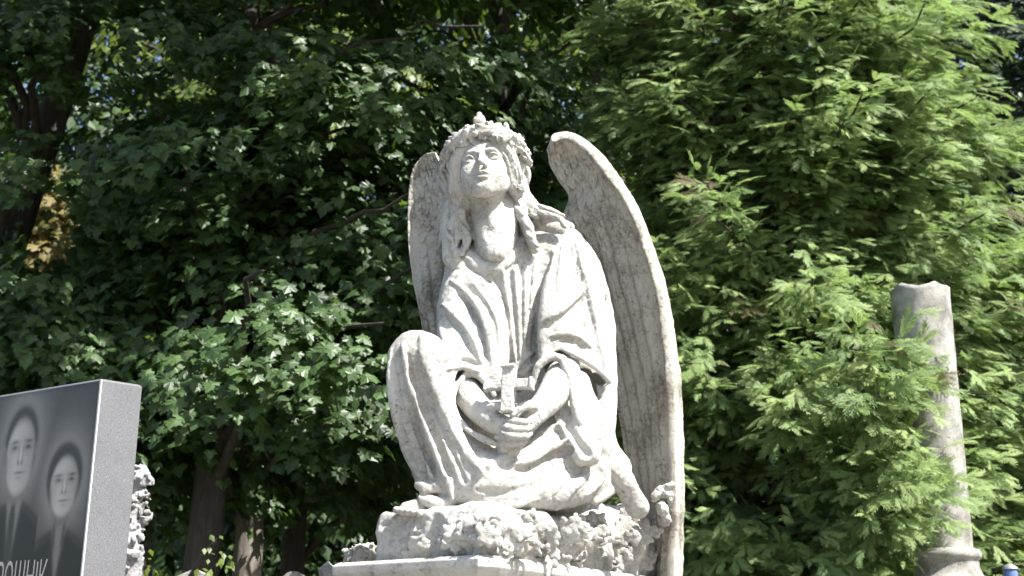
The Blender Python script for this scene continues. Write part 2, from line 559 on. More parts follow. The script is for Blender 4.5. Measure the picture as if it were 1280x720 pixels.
def build_robe():
    lo = (P(478, 640, -.3)[0] - .02, 3.42, 2.035); hi = (P(812, 640, .1)[0] + .03, 4.36, P(640, 262, 0)[2] + .02)
    g = Grid(lo, hi, .0034)
    def c(n, pts, r, k=.03, op='add'):
        g.chain(pc(n, *pts), np.interp(np.linspace(0, 1, n), np.linspace(0, 1, len(r)), r), k, op)
    # trunk, set back behind the mantle
    c(10, [(615, 345, .055), (616, 400, .07), (622, 470, .06), (640, 530, .04)], [.085, .095, .105, .14])
    c(10, [(672, 335, .065), (672, 400, .08), (676, 470, .07), (690, 540, .07)], [.085, .10, .115, .16])
    c(4, [(642, 350, .06), (648, 470, .06)], [.115, .125])
    c(6, [(586, 338, .05), (640, 318, .05), (703, 308, .07)], [.064, .064, .072], .04)
    c(5, [(600, 318, .06), (615, 300, .06), (640, 290, .07), (668, 292, .07)], [.05, .05, .05, .05], .04)   # trapezius
    c(4, [(680, 560, .06), (660, 590, .06)], [.20, .19], .03)
    c(4, [(732, 578, .05), (700, 590, .08)], [.115, .155], .03)
    # image-left arm under its half of the mantle
    c(12, [(578, 345, .025), (574, 390, -.01), (580, 435, -.06), (594, 470, -.11)], [.064, .076, .082, .070], .02)
    c(12, [(592, 352, -.01), (606, 385, -.05), (612, 425, -.09), (610, 470, -.13)], [.036, .050, .058, .050], .025)
    c(14, [(588, 345, -.03), (608, 372, -.075), (622, 405, -.105), (627, 445, -.13), (622, 476, -.145)], [.016, .020, .024, .026, .020], .02)
    # image-right shoulder and mantle
    c(12, [(710, 312, .06), (722, 350, .04), (728, 400, .02), (730, 450, .0), (735, 500, -.02), (740, 545, -.04)], [.064, .072, .084, .088, .064, .040], .02)
    c(12, [(698, 318, .02), (700, 360, -.01), (697, 410, -.06), (698, 452, -.10)], [.045, .060, .066, .056], .025)
    c(14, [(697, 292, .03), (693, 325, -.02), (686, 365, -.065), (682, 410, -.10), (682, 452, -.13)], [.016, .020, .024, .026, .024], .02)
    c(8, [(748, 400, .06), (756, 460, .05), (757, 520, .04), (754, 562, .03)], [.042, .042, .036, .030], .03)
    # raised knee, thigh and shin
    c(8, [(522, 444, -.20), (560, 485, -.10), (640, 545, .0)], [.078, .085, .12], .03)
    c(10, [(514, 450, -.21), (508, 490, -.215), (520, 540, -.21), (542, 600, -.20)], [.074, .058, .052, .054], .03)
    c(10, [(532, 447, -.22), (540, 500, -.235), (562, 560, -.25), (587, 602, -.26)], [.068, .052, .046, .050], .03)
    c(8, [(545, 470, -.17), (570, 530, -.18), (600, 600, -.22)], [.05, .055, .07], .03)
    c(6, [(555, 600, -.20), (600, 615, -.24)], [.07, .07], .03)
    # folded leg
    c(8, [(612, 600, -.24), (670, 575, -.13), (725, 560, -.02)], [.082, .096, .12], .03)
    c(8, [(628, 612, -.26), (700, 612, -.16), (745, 603, -.05)], [.062, .062, .048], .03)
    c(10, [(640, 596, -.225), (672, 588, -.165), (704, 584, -.115), (735, 588, -.07)], [.050, .055, .060, .060], .03)
    c(6, [(760, 586, -.02), (752, 580, .05)], [.056, .075], .02)
    # ankle cuffs
    c(8, [(524, 606, -.25), (536, 611, -.26), (555, 609, -.25)], [.017, .017, .017], .008)
    c(8, [(530, 624, -.26), (543, 629, -.27), (562, 629, -.26)], [.020, .020, .020], .012)
    g.smooth(2)
    # ---- neck opening
    c(6, [(616, 258, .01), (616, 285, -.02), (616, 308, -.045)], [.060, .066, .052], .012, 'cut')
    c(20, [(580, 312, -.005), (591, 327, -.030), (612, 335, -.042), (635, 327, -.034), (655, 303, -.005)], [.016, .020, .022, .020, .016], .035)
    g.fold([(587, 305), (597, 320), (612, 325), (630, 317), (647, 296)], .004, .001, .003)
    g.fold([(576, 322), (592, 339), (613, 344), (637, 335), (658, 311)], .0055, .0, .003, op='cut')
    # ---- sleeve mouths
    c(8, [(580, 480, -.14), (592, 500, -.20), (606, 522, -.27)], [.052, .062, .07], .008, 'cut')
    c(8, [(702, 458, -.11), (692, 488, -.19), (672, 515, -.25)], [.055, .062, .07], .008, 'cut')
    F = g.fold
    F([(614, 488), (636, 484), (658, 484)], .034, -.012, .006, (.8, .8), 'cut')        # hollow behind the cross
    F([(618, 498), (636, 498), (656, 496)], .040, -.030, .006, (.9, .9), 'cut')
    F([(616, 484), (636, 482), (658, 482)], .032, -.026, .006, (.9, .9), 'cut')
    # mantle edges thrown into relief by the recess beside them
    F([(598, 352), (619, 380), (633, 410), (638, 450), (634, 478)], .011, -.004, .008, (.6, .6), 'cut')
    F([(688, 318), (679, 350), (672, 398), (668, 425), (667, 455)], .011, -.004, .008, (.6, .6), 'cut')
    # chest pleats
    for q, r in (([(629, 340), (634, 372), (640, 410), (645, 455)], .0062), ([(644, 338), (647, 375), (650, 420), (652, 462)], .0062), ([(657, 328), (657, 370), (656, 410), (655, 450)], .0062), ([(671, 321), (667, 350), (663, 385)], .006), ([(614, 348), (622, 370), (631, 392)], .0055)):
        F(q, r, .002, .009, (.7, .15))
    for q in ([(637, 340), (641, 372), (645, 420), (648, 460)], [(651, 336), (652, 370), (653, 420), (653, 455)], [(664, 327), (662, 360), (660, 400)], [(622, 346), (629, 372), (636, 396)]):
        F(q, .0042, -.001, .006, (.7, .2), 'cut')
    for i, q in enumerate(([(640, 470), (652, 452), (667, 440)], [(642, 484), (656, 466), (670, 454)], [(650, 497), (662, 480), (672, 470)])):
        F(q, .0085, .003, .008)
    # ---- image-left mantle folds: long, running from the shoulder to the cuff
    for q, r, l in (([(563, 350), (586, 368), (604, 396), (614, 430), (616, 464)], .013, .004), ([(552, 380), (570, 396), (590, 420), (602, 452)], .013, .004),
                 ([(549, 404), (558, 430), (568, 456)], .011, .003)):
        F(q, r, l, .010, (.3, .3))
    for q, r in (([(571, 366), (589, 386), (602, 412), (608, 446)], .009), ([(556, 392), (574, 410), (588, 440)], .010), ([(580, 356), (602, 374), (616, 402), (621, 436)], .007), ([(555, 454), (576, 450), (598, 456)], .007)):
        F(q, r, -.003, .008, (.3, .3), 'cut')
    F([(556, 462), (576, 458), (598, 464)], .008, .003, .008)
    # sleeve rim hanging round the forearm
    c(24, [(574, 482, -.17), (582, 469, -.16), (597, 470, -.165), (610, 480, -.20), (618, 494, -.23)], [.008, .011, .011, .010, .006], .006)
    c(30, [(578, 473, -.17), (570, 484, -.20), (567, 503, -.235), (574, 524, -.26), (590, 541, -.275), (612, 552, -.29), (632, 559, -.29)], [.008, .0085, .0085, .009, .010, .011, .006], .004)
    c(22, [(568, 474, -.12), (560, 490, -.14), (559, 510, -.17), (568, 532, -.19), (586, 550, -.21), (610, 563, -.23)], [.016, .015, .015, .016, .016, .014], .012)
    # ---- mantle of the image-right arm
    F([(678, 402), (694, 392), (711, 379), (724, 364), (730, 352)], .013, .006, .008, (.3, .2))
    F([(683, 411), (699, 401), (716, 387), (730, 370)], .011, -.003, .006, (.3, .2), 'cut')
    F([(722, 322), (719, 338), (718, 354), (726, 364)], .007, 0, .005, op='cut')
    for q, r in (([(735, 303), (748, 335), (757, 366), (765, 405), (768, 450)], .012), ([(718, 296), (731, 338), (741, 380), (750, 420), (757, 465), (757, 515)], .013),
                 ([(706, 298), (701, 330), (697, 362)], .009)):
        F(q, r, .004, .010, (.2, .2))
    for q, r in (([(728, 320), (741, 358), (749, 395), (755, 440)], .010), ([(711, 303), (714, 330), (713, 352)], .008)):
        F(q, r, -.003, .008, (.3, .3), 'cut')
    F([(699, 428), (710, 424), (722, 432)], .013, -.002, .003, (.5, .2), 'cut')
    F([(688, 421), (706, 416), (724, 422), (740, 434)], .009, .004, .006)
    # turned-back opening: a broad three-cornered hollow under a sharp hem
    for q, r in (([(709, 448), (721, 468), (731, 490), (737, 516)], .024), ([(716, 450), (732, 470), (741, 496)], .026), ([(728, 462), (746, 480), (741, 500)], .024), ([(712, 449), (738, 466), (756, 480)], .015), ([(732, 476), (740, 500)], .028)):
        F(q, r, -.012, .004, (.6, .5), 'cut')
    c(20, [(704, 437, -.135), (724, 447, -.13), (746, 461, -.10), (764, 478, -.06)], [.009, .010, .009, .005], .005)
    c(14, [(765, 478, -.055), (756, 500, -.07), (744, 526, -.085), (738, 545, -.095)], [.006, .010, .012, .012], .008)
    # sleeve round the forearm
    c(14, [(722, 478, -.10), (730, 505, -.105), (740, 530, -.11), (748, 555, -.10)], [.040, .046, .048, .036], .015)
    c(14, [(712, 460, -.13), (718, 485, -.14), (724, 515, -.14), (736, 545, -.14)], [.022, .026, .028, .026], .015)
    c(22, [(667, 480, -.16), (673, 458, -.17), (689, 446, -.17), (703, 450, -.17), (713, 466, -.17)], [.008, .012, .013, .014, .012], .006)
    c(30, [(703, 449, -.17), (711, 470, -.185), (716, 495, -.19), (723, 522, -.185), (736, 546, -.17), (748, 563, -.15)], [.013, .015, .015, .016, .020, .012], .008)
    c(26, [(702, 500, -.13), (703, 520, -.16), (709, 540, -.185), (718, 558, -.20), (730, 572, -.20)], [.020, .016, .013, .013, .015], .008)
    c(20, [(692, 505, -.13), (700, 528, -.165), (712, 550, -.19), (726, 574, -.195)], [.010, .013, .016, .024], .010)
    c(20, [(706, 500, -.14), (716, 530, -.16), (728, 552, -.175), (737, 568, -.18)], [.018, .024, .031, .035], .012)
    c(14, [(702, 512, -.175), (711, 534, -.19), (722, 552, -.205), (734, 566, -.215)], [.007, .011, .013, .016], .005, 'cut')
    # ---- raised leg: long tubular folds falling from the knee
    for q, r, l in (([(489, 436), (488, 480), (495, 525), (509, 568), (526, 600)], .012, .004), ([(502, 426), (507, 450), (514, 482), (529, 522), (546, 566), (560, 600), (566, 624)], .015, .006),
                 ([(501, 500), (508, 530), (524, 565), (542, 600), (552, 620)], .010, .003), ([(526, 420), (535, 460), (556, 512), (578, 556), (602, 590)], .021, .004)):
        F(q, r, l, .010, (.3, .4))
    for q, r in (([(509, 442), (517, 472), (529, 508), (547, 552), (562, 592)], .013), ([(496, 470), (501, 505), (515, 545), (532, 590)], .010), ([(512, 512), (528, 556), (545, 598)], .008),
                 ([(530, 485), (547, 525), (566, 566), (582, 602)], .007)):
        F(q, r, -.005, .008, (.25, .7), 'cut')
    c(10, [(555, 436, -.20), (556, 462, -.19), (558, 488, -.20)], [.008, .012, .012], .008, 'cut')
    F([(562, 515), (572, 535), (590, 562), (604, 578)], .009, -.003, .008, op='cut')
    F([(512, 598), (530, 601), (556, 599)], .006, .0, .004, op='cut')
    F([(518, 617), (540, 619), (562, 618)], .008, .0, .004, op='cut')
    # ---- lap: broad planes, one deep undercut crease
    F([(641, 588), (664, 583), (690, 571), (714, 562)], .015, -.004, .003, (.1, 1.2), 'cut')
    F([(641, 581), (665, 574), (690, 560), (712, 548)], .010, .005, .006)
    F([(726, 587), (711, 600), (698, 616), (687, 633)], .006, .0, .003, op='cut')
    F([(735, 592), (720, 606), (706, 623), (696, 636)], .012, .000, .010)
    F([(638, 598), (642, 599), (647, 598)], .007, .0, .003, op='cut')
    F([(600, 584), (622, 576), (648, 560)], .012, .003, .014)
    F([(600, 613), (630, 616), (662, 609), (690, 598)], .008, -.002, .014, op='cut')
    F([(600, 628), (640, 631), (670, 624)], .010, .0, .014)
    c(14, [(762, 562, -.01), (777, 571, -.01), (785, 585, -.005), (777, 600, -.02), (762, 614, -.05), (742, 627, -.09)], [.018, .015, .013, .016, .018, .016], .018)
    F([(748, 580), (755, 592), (748, 606), (734, 618)], .008, .0, .012)
    F([(668, 545), (690, 535), (706, 530)], .010, .002, .012)
    g.smooth(1)
    g.noise(.035, .0022, 21); g.noise(.010, .0011, 22)
    return g.mesh()

def build_hair():
    lo = P(538, 345, .15); hi = P(722, 130, 0.05)
    g = Grid((lo[0], 3.74, P(538, 345, -.1)[2]), (hi[0], 4.22, hi[2] + .02), .0028)
    rng = np.random.default_rng(4)
    H = lambda *a: np.array([hl(*q) for q in a])
    # mass behind the face
    g.ball(hl(0, .035, .035), np.array((.098, .088, .095)) * HS, .01, HR)
    for s in (-1, 1):
        g.chain(catmull(H((0, -.072, .074), (s * .040, -.074, .064), (s * .068, -.052, .028), (s * .076, -.024, -.012), (s * .080, .0, -.05)), 16),
                np.interp(np.linspace(0, 1, 16), [0, .3, 1], [.016, .024, .034]), .012)
    g.chain(catmull(pl((566, 205, .02), (572, 240, .04), (570, 275, .06), (566, 315, .07)), 10), [.05, .052, .05, .048, .045, .043, .042, .04, .038, .03], .012)
    g.chain(catmull(pl((646, 205, .04), (650, 235, .05), (662, 262, .05), (690, 278, .04), (712, 284, .04)), 12), [.045, .04, .034, .030, .028, .027, .027, .026, .025, .024, .022, .018], .012)
    g.chain(catmull(pl((612, 200, .10), (620, 240, .09), (625, 280, .09), (628, 310, .09)), 8), .075, .03)
    g.chain(catmull(pl((638, 212, .0), (644, 228, .01), (652, 246, .02), (664, 262, .02)), 10), .034, .02)
    # face opening
    g.chain(H((0, -.11, .040), (0, -.11, -.03), (0, -.105, -.10)), np.array([.045, .058, .052]) * HS, .006, 'cut')
    g.chain(catmull(pl((606, 240, -.10), (612, 275, -.10), (616, 310, -.10)), 6), .070, .01, 'cut')
    # locks: bundles of twisted strands
    def lock(pts, r, n=3, spread=.012, wave=.006, freq=5.0, seed=0, world=False):
        q = catmull(pts if world else pl(*pts), 40)
        t = np.linspace(0, 1, 40)
        for j in range(n):
            ph = 2 * math.pi * j / n + seed
            off = np.stack([np.cos(ph + freq * t * 2.2) * spread + wave * np.sin(freq * t * 4 + ph), np.sin(ph + freq * t * 2.2) * spread, wave * .6 * np.cos(freq * t * 4 + ph)], 1)
            off *= np.minimum(1, 0.35 + 1.5 * (1 - t))[:, None]
            g.chain(q + off, r * (0.55 + 0.6 * np.sin(np.pi * np.clip(t * .9 + .12, 0, 1))), .0035)
    for i, pts in enumerate((
            [(572, 190, -.06), (566, 212, -.05), (574, 236, -.03), (568, 262, -.02), (574, 285, -.03), (566, 312, -.04)],
            [(578, 208, -.07), (577, 230, -.05), (583, 252, -.03), (578, 275, -.02), (584, 296, -.03), (577, 318, -.05)],
            [(562, 200, -.02), (558, 225, .0), (565, 250, .0), (559, 278, .0), (563, 300, -.01), (556, 325, -.02)],
            [(568, 232, -.03), (572, 260, -.03), (565, 290, -.03), (570, 322, -.05)],
            [(577, 240, .0), (588, 262, .01), (590, 285, .0), (594, 300, -.02)],
            [(556, 205, .03), (552, 235, .05), (557, 265, .06), (551, 300, .05)])):
        lock(pts, .0105, 3, .012, .005, 4.5 + .4 * i, i)
    for i, pts in enumerate((
            [(640, 188, -.05), (647, 208, -.04), (644, 228, -.02), (652, 248, -.02), (664, 262, -.03), (682, 268, -.04), (700, 274, -.03), (706, 284, -.04)],
            [(648, 190, -.01), (655, 215, .0), (652, 238, .01), (664, 255, .0), (684, 262, -.01), (704, 270, .0)],
            [(645, 235, -.03), (650, 256, -.04), (652, 270, -.05), (661, 284, -.06), (664, 298, -.07), (671, 308, -.08)],
            [(640, 205, -.03), (642, 225, -.01), (648, 245, .0), (655, 262, -.02), (672, 272, -.04)])):
        lock(pts, .0105, 3, .011, .004, 4 + .4 * i, i + 9)
    # waves combed back from the parting
    for s in (-1, 1):
        for j in range(5):
            a = j / 4
            pts = H((s * .002, -.080 + .012 * j, .066 + .006 * j), (s * .030, -.082 + .016 * j, .062 + .006 * j), (s * .058, -.066 + .018 * j, .038 + .008 * j), (s * .074, -.042 + .018 * j, .008 + .008 * j), (s * .082, -.018 + .016 * j, -.030 + .006 * j))
            lock(pts, .0075, 2, .005, .003, 6, j, True)
    g.chain(catmull(pl((566, 250, .03), (564, 285, .02), (566, 318, .0), (572, 334, -.01)), 10), .034, .012)
    g.chain(catmull(pl((655, 262, .03), (675, 280, .03), (700, 288, .02)), 8), .030, .012)
    g.chain(catmull(pl((652, 275, -.02), (660, 292, -.04), (668, 312, -.05)), 8), .016, .010)
    g.smooth(1)
    for s in (-1, 1):
        for j in range(6):
            o_ = j * 5.0
            if s < 0: q = [(598 - j * 1.5, 172 - j * 1.5), (584 - o_ * .55, 180 - j), (574 - o_ * .7, 200), (573 - o_ * .62, 222), (576 - o_ * .6, 244), (570 - o_ * .5, 268), (575 - o_ * .6, 290), (570 - o_ * .5, 316)]
            else: q = [(606 + j * 2.5, 171 - j * 1.5), (622 + o_ * .5, 178 - j), (635 + o_ * .55, 196), (640 + o_ * .55, 216), (642 + o_ * .6, 236), (650 + o_ * .6, 252), (664 + o_ * .5, 266 - j), (690 + o_ * .1, 276 - j * 2)]
            n = len(q)
            q = [(x + 1.6 * math.sin(y * .16 + j), y) for x, y in q]
            g.fold(q, .0048, -.0005, .003, (.6, .3), 'cut')
    g.noise(.01, .0012, 31)
    return g.mesh()

def build_garland():
    lo = P(545, 245, .1); hi = P(675, 120, 0.05)
    g = Grid((lo[0], 3.72, P(545, 245, -.1)[2]), (hi[0], 4.24, hi[2] + .02), .0026)
    rng = np.random.default_rng(11)
    def ring(a, rr=1.0, dz=0.0):
        z = .067 + .016 * math.cos(a) + dz - .022 * (abs(math.sin(a)) ** 2)
        return hl(.104 * rr * math.sin(a), .012 - .104 * rr * math.cos(a), z)
    an = np.linspace(-math.pi, math.pi, 60)
    g.chain(np.array([ring(a) for a in an]), .017, .006)
    fr = np.linspace(-.75, .75, 16)
    g.chain(np.array([ring(a, 1.03, .004) for a in fr]), .019, .01)
    g.chain(np.array([ring(a, 1.09, -.010) for a in fr]), .008, .004)
    for i in range(260):                                 # small overlapping leaves and buds
        a = rng.uniform(-2.7, 2.7)
        if abs(a) < .30 and rng.random() < .55: continue
        c = ring(a, rng.uniform(.98, 1.16), rng.uniform(-.022, .022))
        R = HR @ rot('Z', math.degrees(a) + rng.uniform(-50, 50)) @ rot('X', rng.uniform(-60, 60)) @ rot('Y', rng.uniform(-60, 60))
        if i % 4 == 0:
            g.ball(c, (.011, .011, .010), .002, R)
            g.ball(c + (c - HO) / np.linalg.norm(c - HO) * .010, (.004, .004, .004), .002, None, 'cut')
        else:
            g.ball(c, (.0115, .0055, .021), .0015, R)
    # roses
    for a in (-1.15, -.85, .8, 1.1, 1.4, 1.75, -1.5):
        c = ring(a, 1.10, .004); d = (c - HO); d /= np.linalg.norm(d)
        g.ball(c, .019, .003)
        u = np.cross(d, (0, 0, 1)); u /= np.linalg.norm(u); v = np.cross(d, u)
        for k in range(5):
            b_ = k * 2 * math.pi / 5 + a
            g.ball(c + .013 * (math.cos(b_) * u + math.sin(b_) * v) + d * .008, (.010, .010, .010), .0015)
        g.ball(c + d * .020, .006, .002, None, 'cut')
    # crest bud over the forehead
    c = hl(.0, -.074, .128)
    g.ball(c, (.018, .016, .024), .006, HR); g.ball(hl(0, -.072, .148), (.011, .010, .016), .006, HR)
    for s in (-1, 1): g.ball(hl(s * .010, -.077, .127), (.009, .008, .022), .003, HR)
    g.chain(np.array([hl(0, -.098, .088), hl(0, -.100, .074)]), .005, .003, 'cut')
    g.noise(.008, .0012, 41)
    return g.mesh()

def wing_mesh(Lp, Tp, bow, thick, seed, cov=.42, ns=260, nt=560, rimside=1, feath=9):
    """a feathered wing: front and back skins between the leading and the trailing edge"""
    L = catmull(pl(*Lp), nt); T = catmull(pl(*Tp), nt)
    t = np.linspace(0, 1, nt)[:, None]; s = np.linspace(0, 1, ns)[None, :]
    ctr = T[:, None] * (1 - s[..., None]) + L[:, None] * s[..., None]
    # bow the panel away from the viewer between its edges
    view = np.array([0.15, 1.0, 0.1])
    ctr = ctr + view * (bow * (4 * s * (1 - s)) * np.minimum(1, 6 * t))[..., None]
    du = np.gradient(ctr, axis=1); dv = np.gradient(ctr, axis=0)
    n = np.cross(du, dv); n /= np.linalg.norm(n, axis=2)[..., None] + 1e-9
    if n[nt // 2, ns // 2][1] > 0: n = -n               # front side looks at -Y
    rng = np.random.default_rng(seed)
    W = np.linalg.norm(L - T, axis=1)[:, None]
    arc = np.concatenate([[0], np.cumsum(np.linalg.norm(np.diff((L + T) / 2, axis=0), axis=1))])[:, None]
    x = s * W; y = arc + 0 * s
    # coverts: overlapping scales in the upper part and near the leading edge
    rowh = .055; bw = .042
    r = y / rowh
    d = np.zeros_like(y)
    for ofs in (0, 1):
        rr = np.floor(r) - ofs
        fy = (r - rr) / 1.55
        xx = x / bw + .5 * (rr % 2) + .35 * np.sin(y * 9)
        fx = (xx - np.floor(xx)) * 2 - 1
        lim = 1 - np.abs(fx) ** 2.4 * .45
        inside = fy < lim
        hgt = np.where(inside, .0125 * (fy / lim) ** 1.2 * (1 - .35 * np.abs(fx) ** 3) - .0028 * np.exp(-(fx / .08) ** 2), 0)
        d = np.maximum(d, hgt)
    # long flight feathers below
    q = (1 - s) * feath + .5 * np.sin(t * 3) + .25 * np.sin(y * 6)
    fq = q - np.floor(q)
    pr = .013 * np.abs(np.sin(math.pi * fq)) ** .6 + .012 * fq - .0022 * np.exp(-((fq - .5) / .05) ** 2)
    tipwave = .5 + .5 * np.cos(2 * math.pi * (y / .17 + np.floor(q) * .37))
    pr = pr + .003 * tipwave ** 6
    # the scales thin out gradually towards the flight feathers
    m = 1 / (1 + np.exp(-(t - cov - .10 * np.sin(s * 7 + 1)) * 30))
    d = d * (1 - m) + pr * m
    # coarse noise: worn stone
    def vn(cs):
        gy, gx = int(y.max() / cs) + 3, int(x.max() / cs) + 3
        g = rng.random((gy, gx)); iy = (y / cs).astype(int); ix = (x / cs).astype(int)
        fy = y / cs - iy; fx = x / cs - ix; fy = fy * fy * (3 - 2 * fy); fx = fx * fx * (3 - 2 * fx)
        return (g[iy, ix] * (1 - fx) + g[iy, ix + 1] * fx) * (1 - fy) + (g[iy + 1, ix] * (1 - fx) + g[iy + 1, ix + 1] * fx) * fy - .5
    wear = vn(.06) * .006 + vn(.022) * .0045 + vn(.009) * .0025
    band = 1 / (1 + np.exp(-(s - .80) * 60))            # smooth arm of the wing
    d = d * (1 - .85 * band) + .006 * band + wear
    rim = .020 * np.exp(-((1 - s) / (.016 / np.maximum(W, .12))) ** 2) + .010 * np.exp(-(t / .03) ** 2)
    prof = np.sqrt(np.clip(1 - np.clip(1 - (1 - s) * W / .020, 0, 1) ** 2, 0, 1)) * np.sqrt(np.clip(1 - np.clip(1 - s * W / .012, 0, 1) ** 2, 0, 1)) * np.sqrt(np.clip(1 - (1 - np.minimum(1, t / .014)) ** 2, 0, 1)) * np.sqrt(np.clip(1 - (1 - np.minimum(1, (1 - t) / .01)) ** 2, 0, 1))
    ft = (thick * (.55 + .45 * s) + d + rim) * prof
    bk = (thick * (.8 + .5 * s) + .5 * pr + .6 * rim + wear) * prof
    A = ctr + n * ft[..., None]; B = ctr - n * bk[..., None]
    V = np.concatenate([A.reshape(-1, 3), B.reshape(-1, 3)])
    idx = np.arange(nt * ns).reshape(nt, ns); jb = idx + nt * ns
    Qf = np.stack([idx[:-1, :-1], idx[:-1, 1:], idx[1:, 1:], idx[1:, :-1]], -1).reshape(-1, 4)
    Qb = np.stack([jb[:-1, :-1], jb[1:, :-1], jb[1:, 1:], jb[:-1, 1:]], -1).reshape(-1, 4)
    def strip(a, b):
        return np.stack([a[:-1], b[:-1], b[1:], a[1:]], -1)
    S = [strip(idx[:, 0], jb[:, 0])[:, ::-1], strip(idx[:, -1], jb[:, -1]), strip(idx[0], jb[0]), strip(idx[-1], jb[-1])[:, ::-1]]
    Q = np.concatenate([Qf, Qb] + S)
    fn = np.cross(A[1, 1] - A[0, 0], A[1, 0] - A[0, 1])
    mid = nt // 2, ns // 2
    a_, b_, c_ = A[mid], A[mid[0], mid[1] + 1], A[mid[0] + 1, mid[1] + 1]
    if np.cross(b_ - a_, c_ - a_) @ n[mid] < 0: Q = Q[:, ::-1]
    return V, Q

# pedestal plan, measured on its top edge
ZP = 1.913
C0 = np.array([-.069, 3.50]); UL = np.array([-.841, .541]); UR = np.array([.541, .841])
def plan(a, b): return C0 + UL * a + UR * b             # a along the left face, b along the right one

def build_base():
    lo = (-.56, 3.46, 1.80); hi = (.74, 4.80, 2.28)
    g = Grid(lo, hi, .0036)
    Rz = rot('Z', math.degrees(math.atan2(UR[1], UR[0])))
    rng = np.random.default_rng(8)
    ctr = plan(.245, .66)
    g.brick((ctr[0], ctr[1], ZP + .055), (.60, .205, .093), Rz, .022, .01)
    g.ball((*plan(.10, .14), ZP + .075), (.13, .13, .085), .03)
    g.ball((*plan(.12, .30), ZP + .085), (.15, .14, .085), .03)
    g.ball((*plan(.13, .55), ZP + .09), (.16, .16, .085), .03)
    g.ball((*plan(.16, .80), ZP + .08), (.15, .16, .085), .03)
    g.ball((*plan(.16, .98), ZP + .12), (.16, .18, .13), .03)
    g.ball((*plan(.13, 1.16), ZP + .13), (.16, .14, .15), .03)
    g.ball((*plan(.27, .16), ZP + .085), (.11, .11, .075), .03)
    g.noise(.05, .008, 51); g.noise(.022, .004, 52)
    # chisel cuts on the plain corner block
    for i in range(16):
        x0 = rng.uniform(474, 575); y0 = rng.uniform(650, 688)
        g.fold([(x0, y0), (x0 + rng.uniform(6, 16), y0 - rng.uniform(-4, 14))], .006, .0, .006, op='cut')
    # carved leaves and blossoms
    def leaf(px, py, sz, a, tilt):
        h_ = g.hit(px, py, -.6, .5)
        if h_ is None: return
        d = h_ - CAM; d /= np.linalg.norm(d)
        u = np.array([math.cos(a), 0, math.sin(a)]); w = np.cross(d, u); w /= np.linalg.norm(w); u = np.cross(w, d)
        nrm = -d + u * math.sin(tilt) * .55 + w * rng.uniform(-.35, .35); nrm /= np.linalg.norm(nrm)
        u = u - nrm * (u @ nrm); u /= np.linalg.norm(u); w = np.cross(nrm, u)
        R = np.stack([u, w, nrm], 1)
        c = h_ + d * sz * .12
        for lobe, L in ((0, 1.0), (.85, .72), (-.85, .72)):
            dl = math.cos(lobe) * u + math.sin(lobe) * w
            wl = -math.sin(lobe) * u + math.cos(lobe) * w
            g.ball(c + dl * sz * .5 * L, (sz * .62 * L, sz * .31, sz * .15), .002, np.stack([dl, wl, nrm], 1))
        g.chain(np.array([c + nrm * sz * .17 - u * sz * .3, c + nrm * sz * .17 + u * sz * .9]), sz * .05, .002, 'cut')
    def rose(px, py, sz):
        h_ = g.hit(px, py, -.6, .5)
        if h_ is None: return
        d = h_ - CAM; d /= np.linalg.norm(d)
        up = np.array([0, 0, 1.]); u = np.cross(up, d); u /= np.linalg.norm(u); v = np.cross(d, u)
        nr = -d * .8 + v * rng.uniform(-.2, .5) + u * rng.uniform(-.4, .4); nr /= np.linalg.norm(nr)
        u = u - nr * (u @ nr); u /= np.linalg.norm(u); v = np.cross(nr, u)
        c = h_ + nr * sz * .02
        for ringr, n, pr in ((.72, 6, .40), (.38, 4, .28)):
            for k in range(n):
                b_ = 2 * math.pi * k / n + ringr * 3
                e = math.cos(b_) * u + math.sin(b_) * v
                q = np.cross(nr, e)
                n2 = nr * .75 - e * .66; n2 /= np.linalg.norm(n2); e2 = np.cross(q, n2)
                g.ball(c + e * sz * ringr + nr * sz * (.05 if n == 6 else .3), (sz * pr * 1.1, sz * pr * 1.15, sz * .13), .0012, np.stack([e2, q, n2], 1))
        g.ball(c + nr * sz * .3, sz * .2, .002)
    for (x, y, s_) in ((612, 662, .044), (655, 660, .048), (700, 668, .040), (748, 668, .044), (790, 672, .040), (632, 686, .030), (676, 690, .030), (724, 694, .030), (768, 700, .030), (560, 674, .026), (812, 694, .030)):
        rose(x, y, s_)
    for i in range(120):
        x = rng.uniform(592, 830); y = rng.uniform(650, 714)
        leaf(x, y, rng.uniform(.030, .052), rng.uniform(0, 6.28), rng.uniform(-.6, .8))
    for i in range(34):
        leaf(rng.uniform(742, 828), rng.uniform(638, 676), rng.uniform(.028, .046), rng.uniform(0, 6.28), rng.uniform(-.6, .8))
    for i in range(12):
        leaf(rng.uniform(500, 585), rng.uniform(672, 692), rng.uniform(.022, .034), rng.uniform(0, 6.28), rng.uniform(-.4, .8))
    for (x, y, a) in ((548, 676, .9), (566, 668, 2.4), (572, 664, .3)):
        leaf(x, y, .036, a, .4)
    g.noise(.012, .0014, 53)
    return g.mesh()

def build_cross():
    lo = P(595, 530, -.3); hi = P(675, 440, -.3)
    g = Grid((lo[0], 3.58, lo[2]), (hi[0], 3.9, hi[2]), .0022)
    a, b_ = P(636, 517, -.325), P(636, 455, -.325)
    R = rot('Z', -16) @ rot('Y', 1) @ rot('X', -6)
    c = (a + b_) / 2
    g.brick(c, (.0195, .018, np.linalg.norm(a - b_) / 2), R, .003, .001)
    cc = P(636, 481, -.325)
    g.brick(cc, (.076, .014, .0150), R, .003, .002)
    g.brick(P(636, 459, -.325), (.0225, .0195, .004), R, .002, .002)
    for s_ in (-1, 1):
        g.brick(cc + R @ np.array([s_ * .072, 0, 0]), (.005, .0175, .0185), R, .002, .002)
    g.noise(.008, .0009, 61)
    return g.mesh()

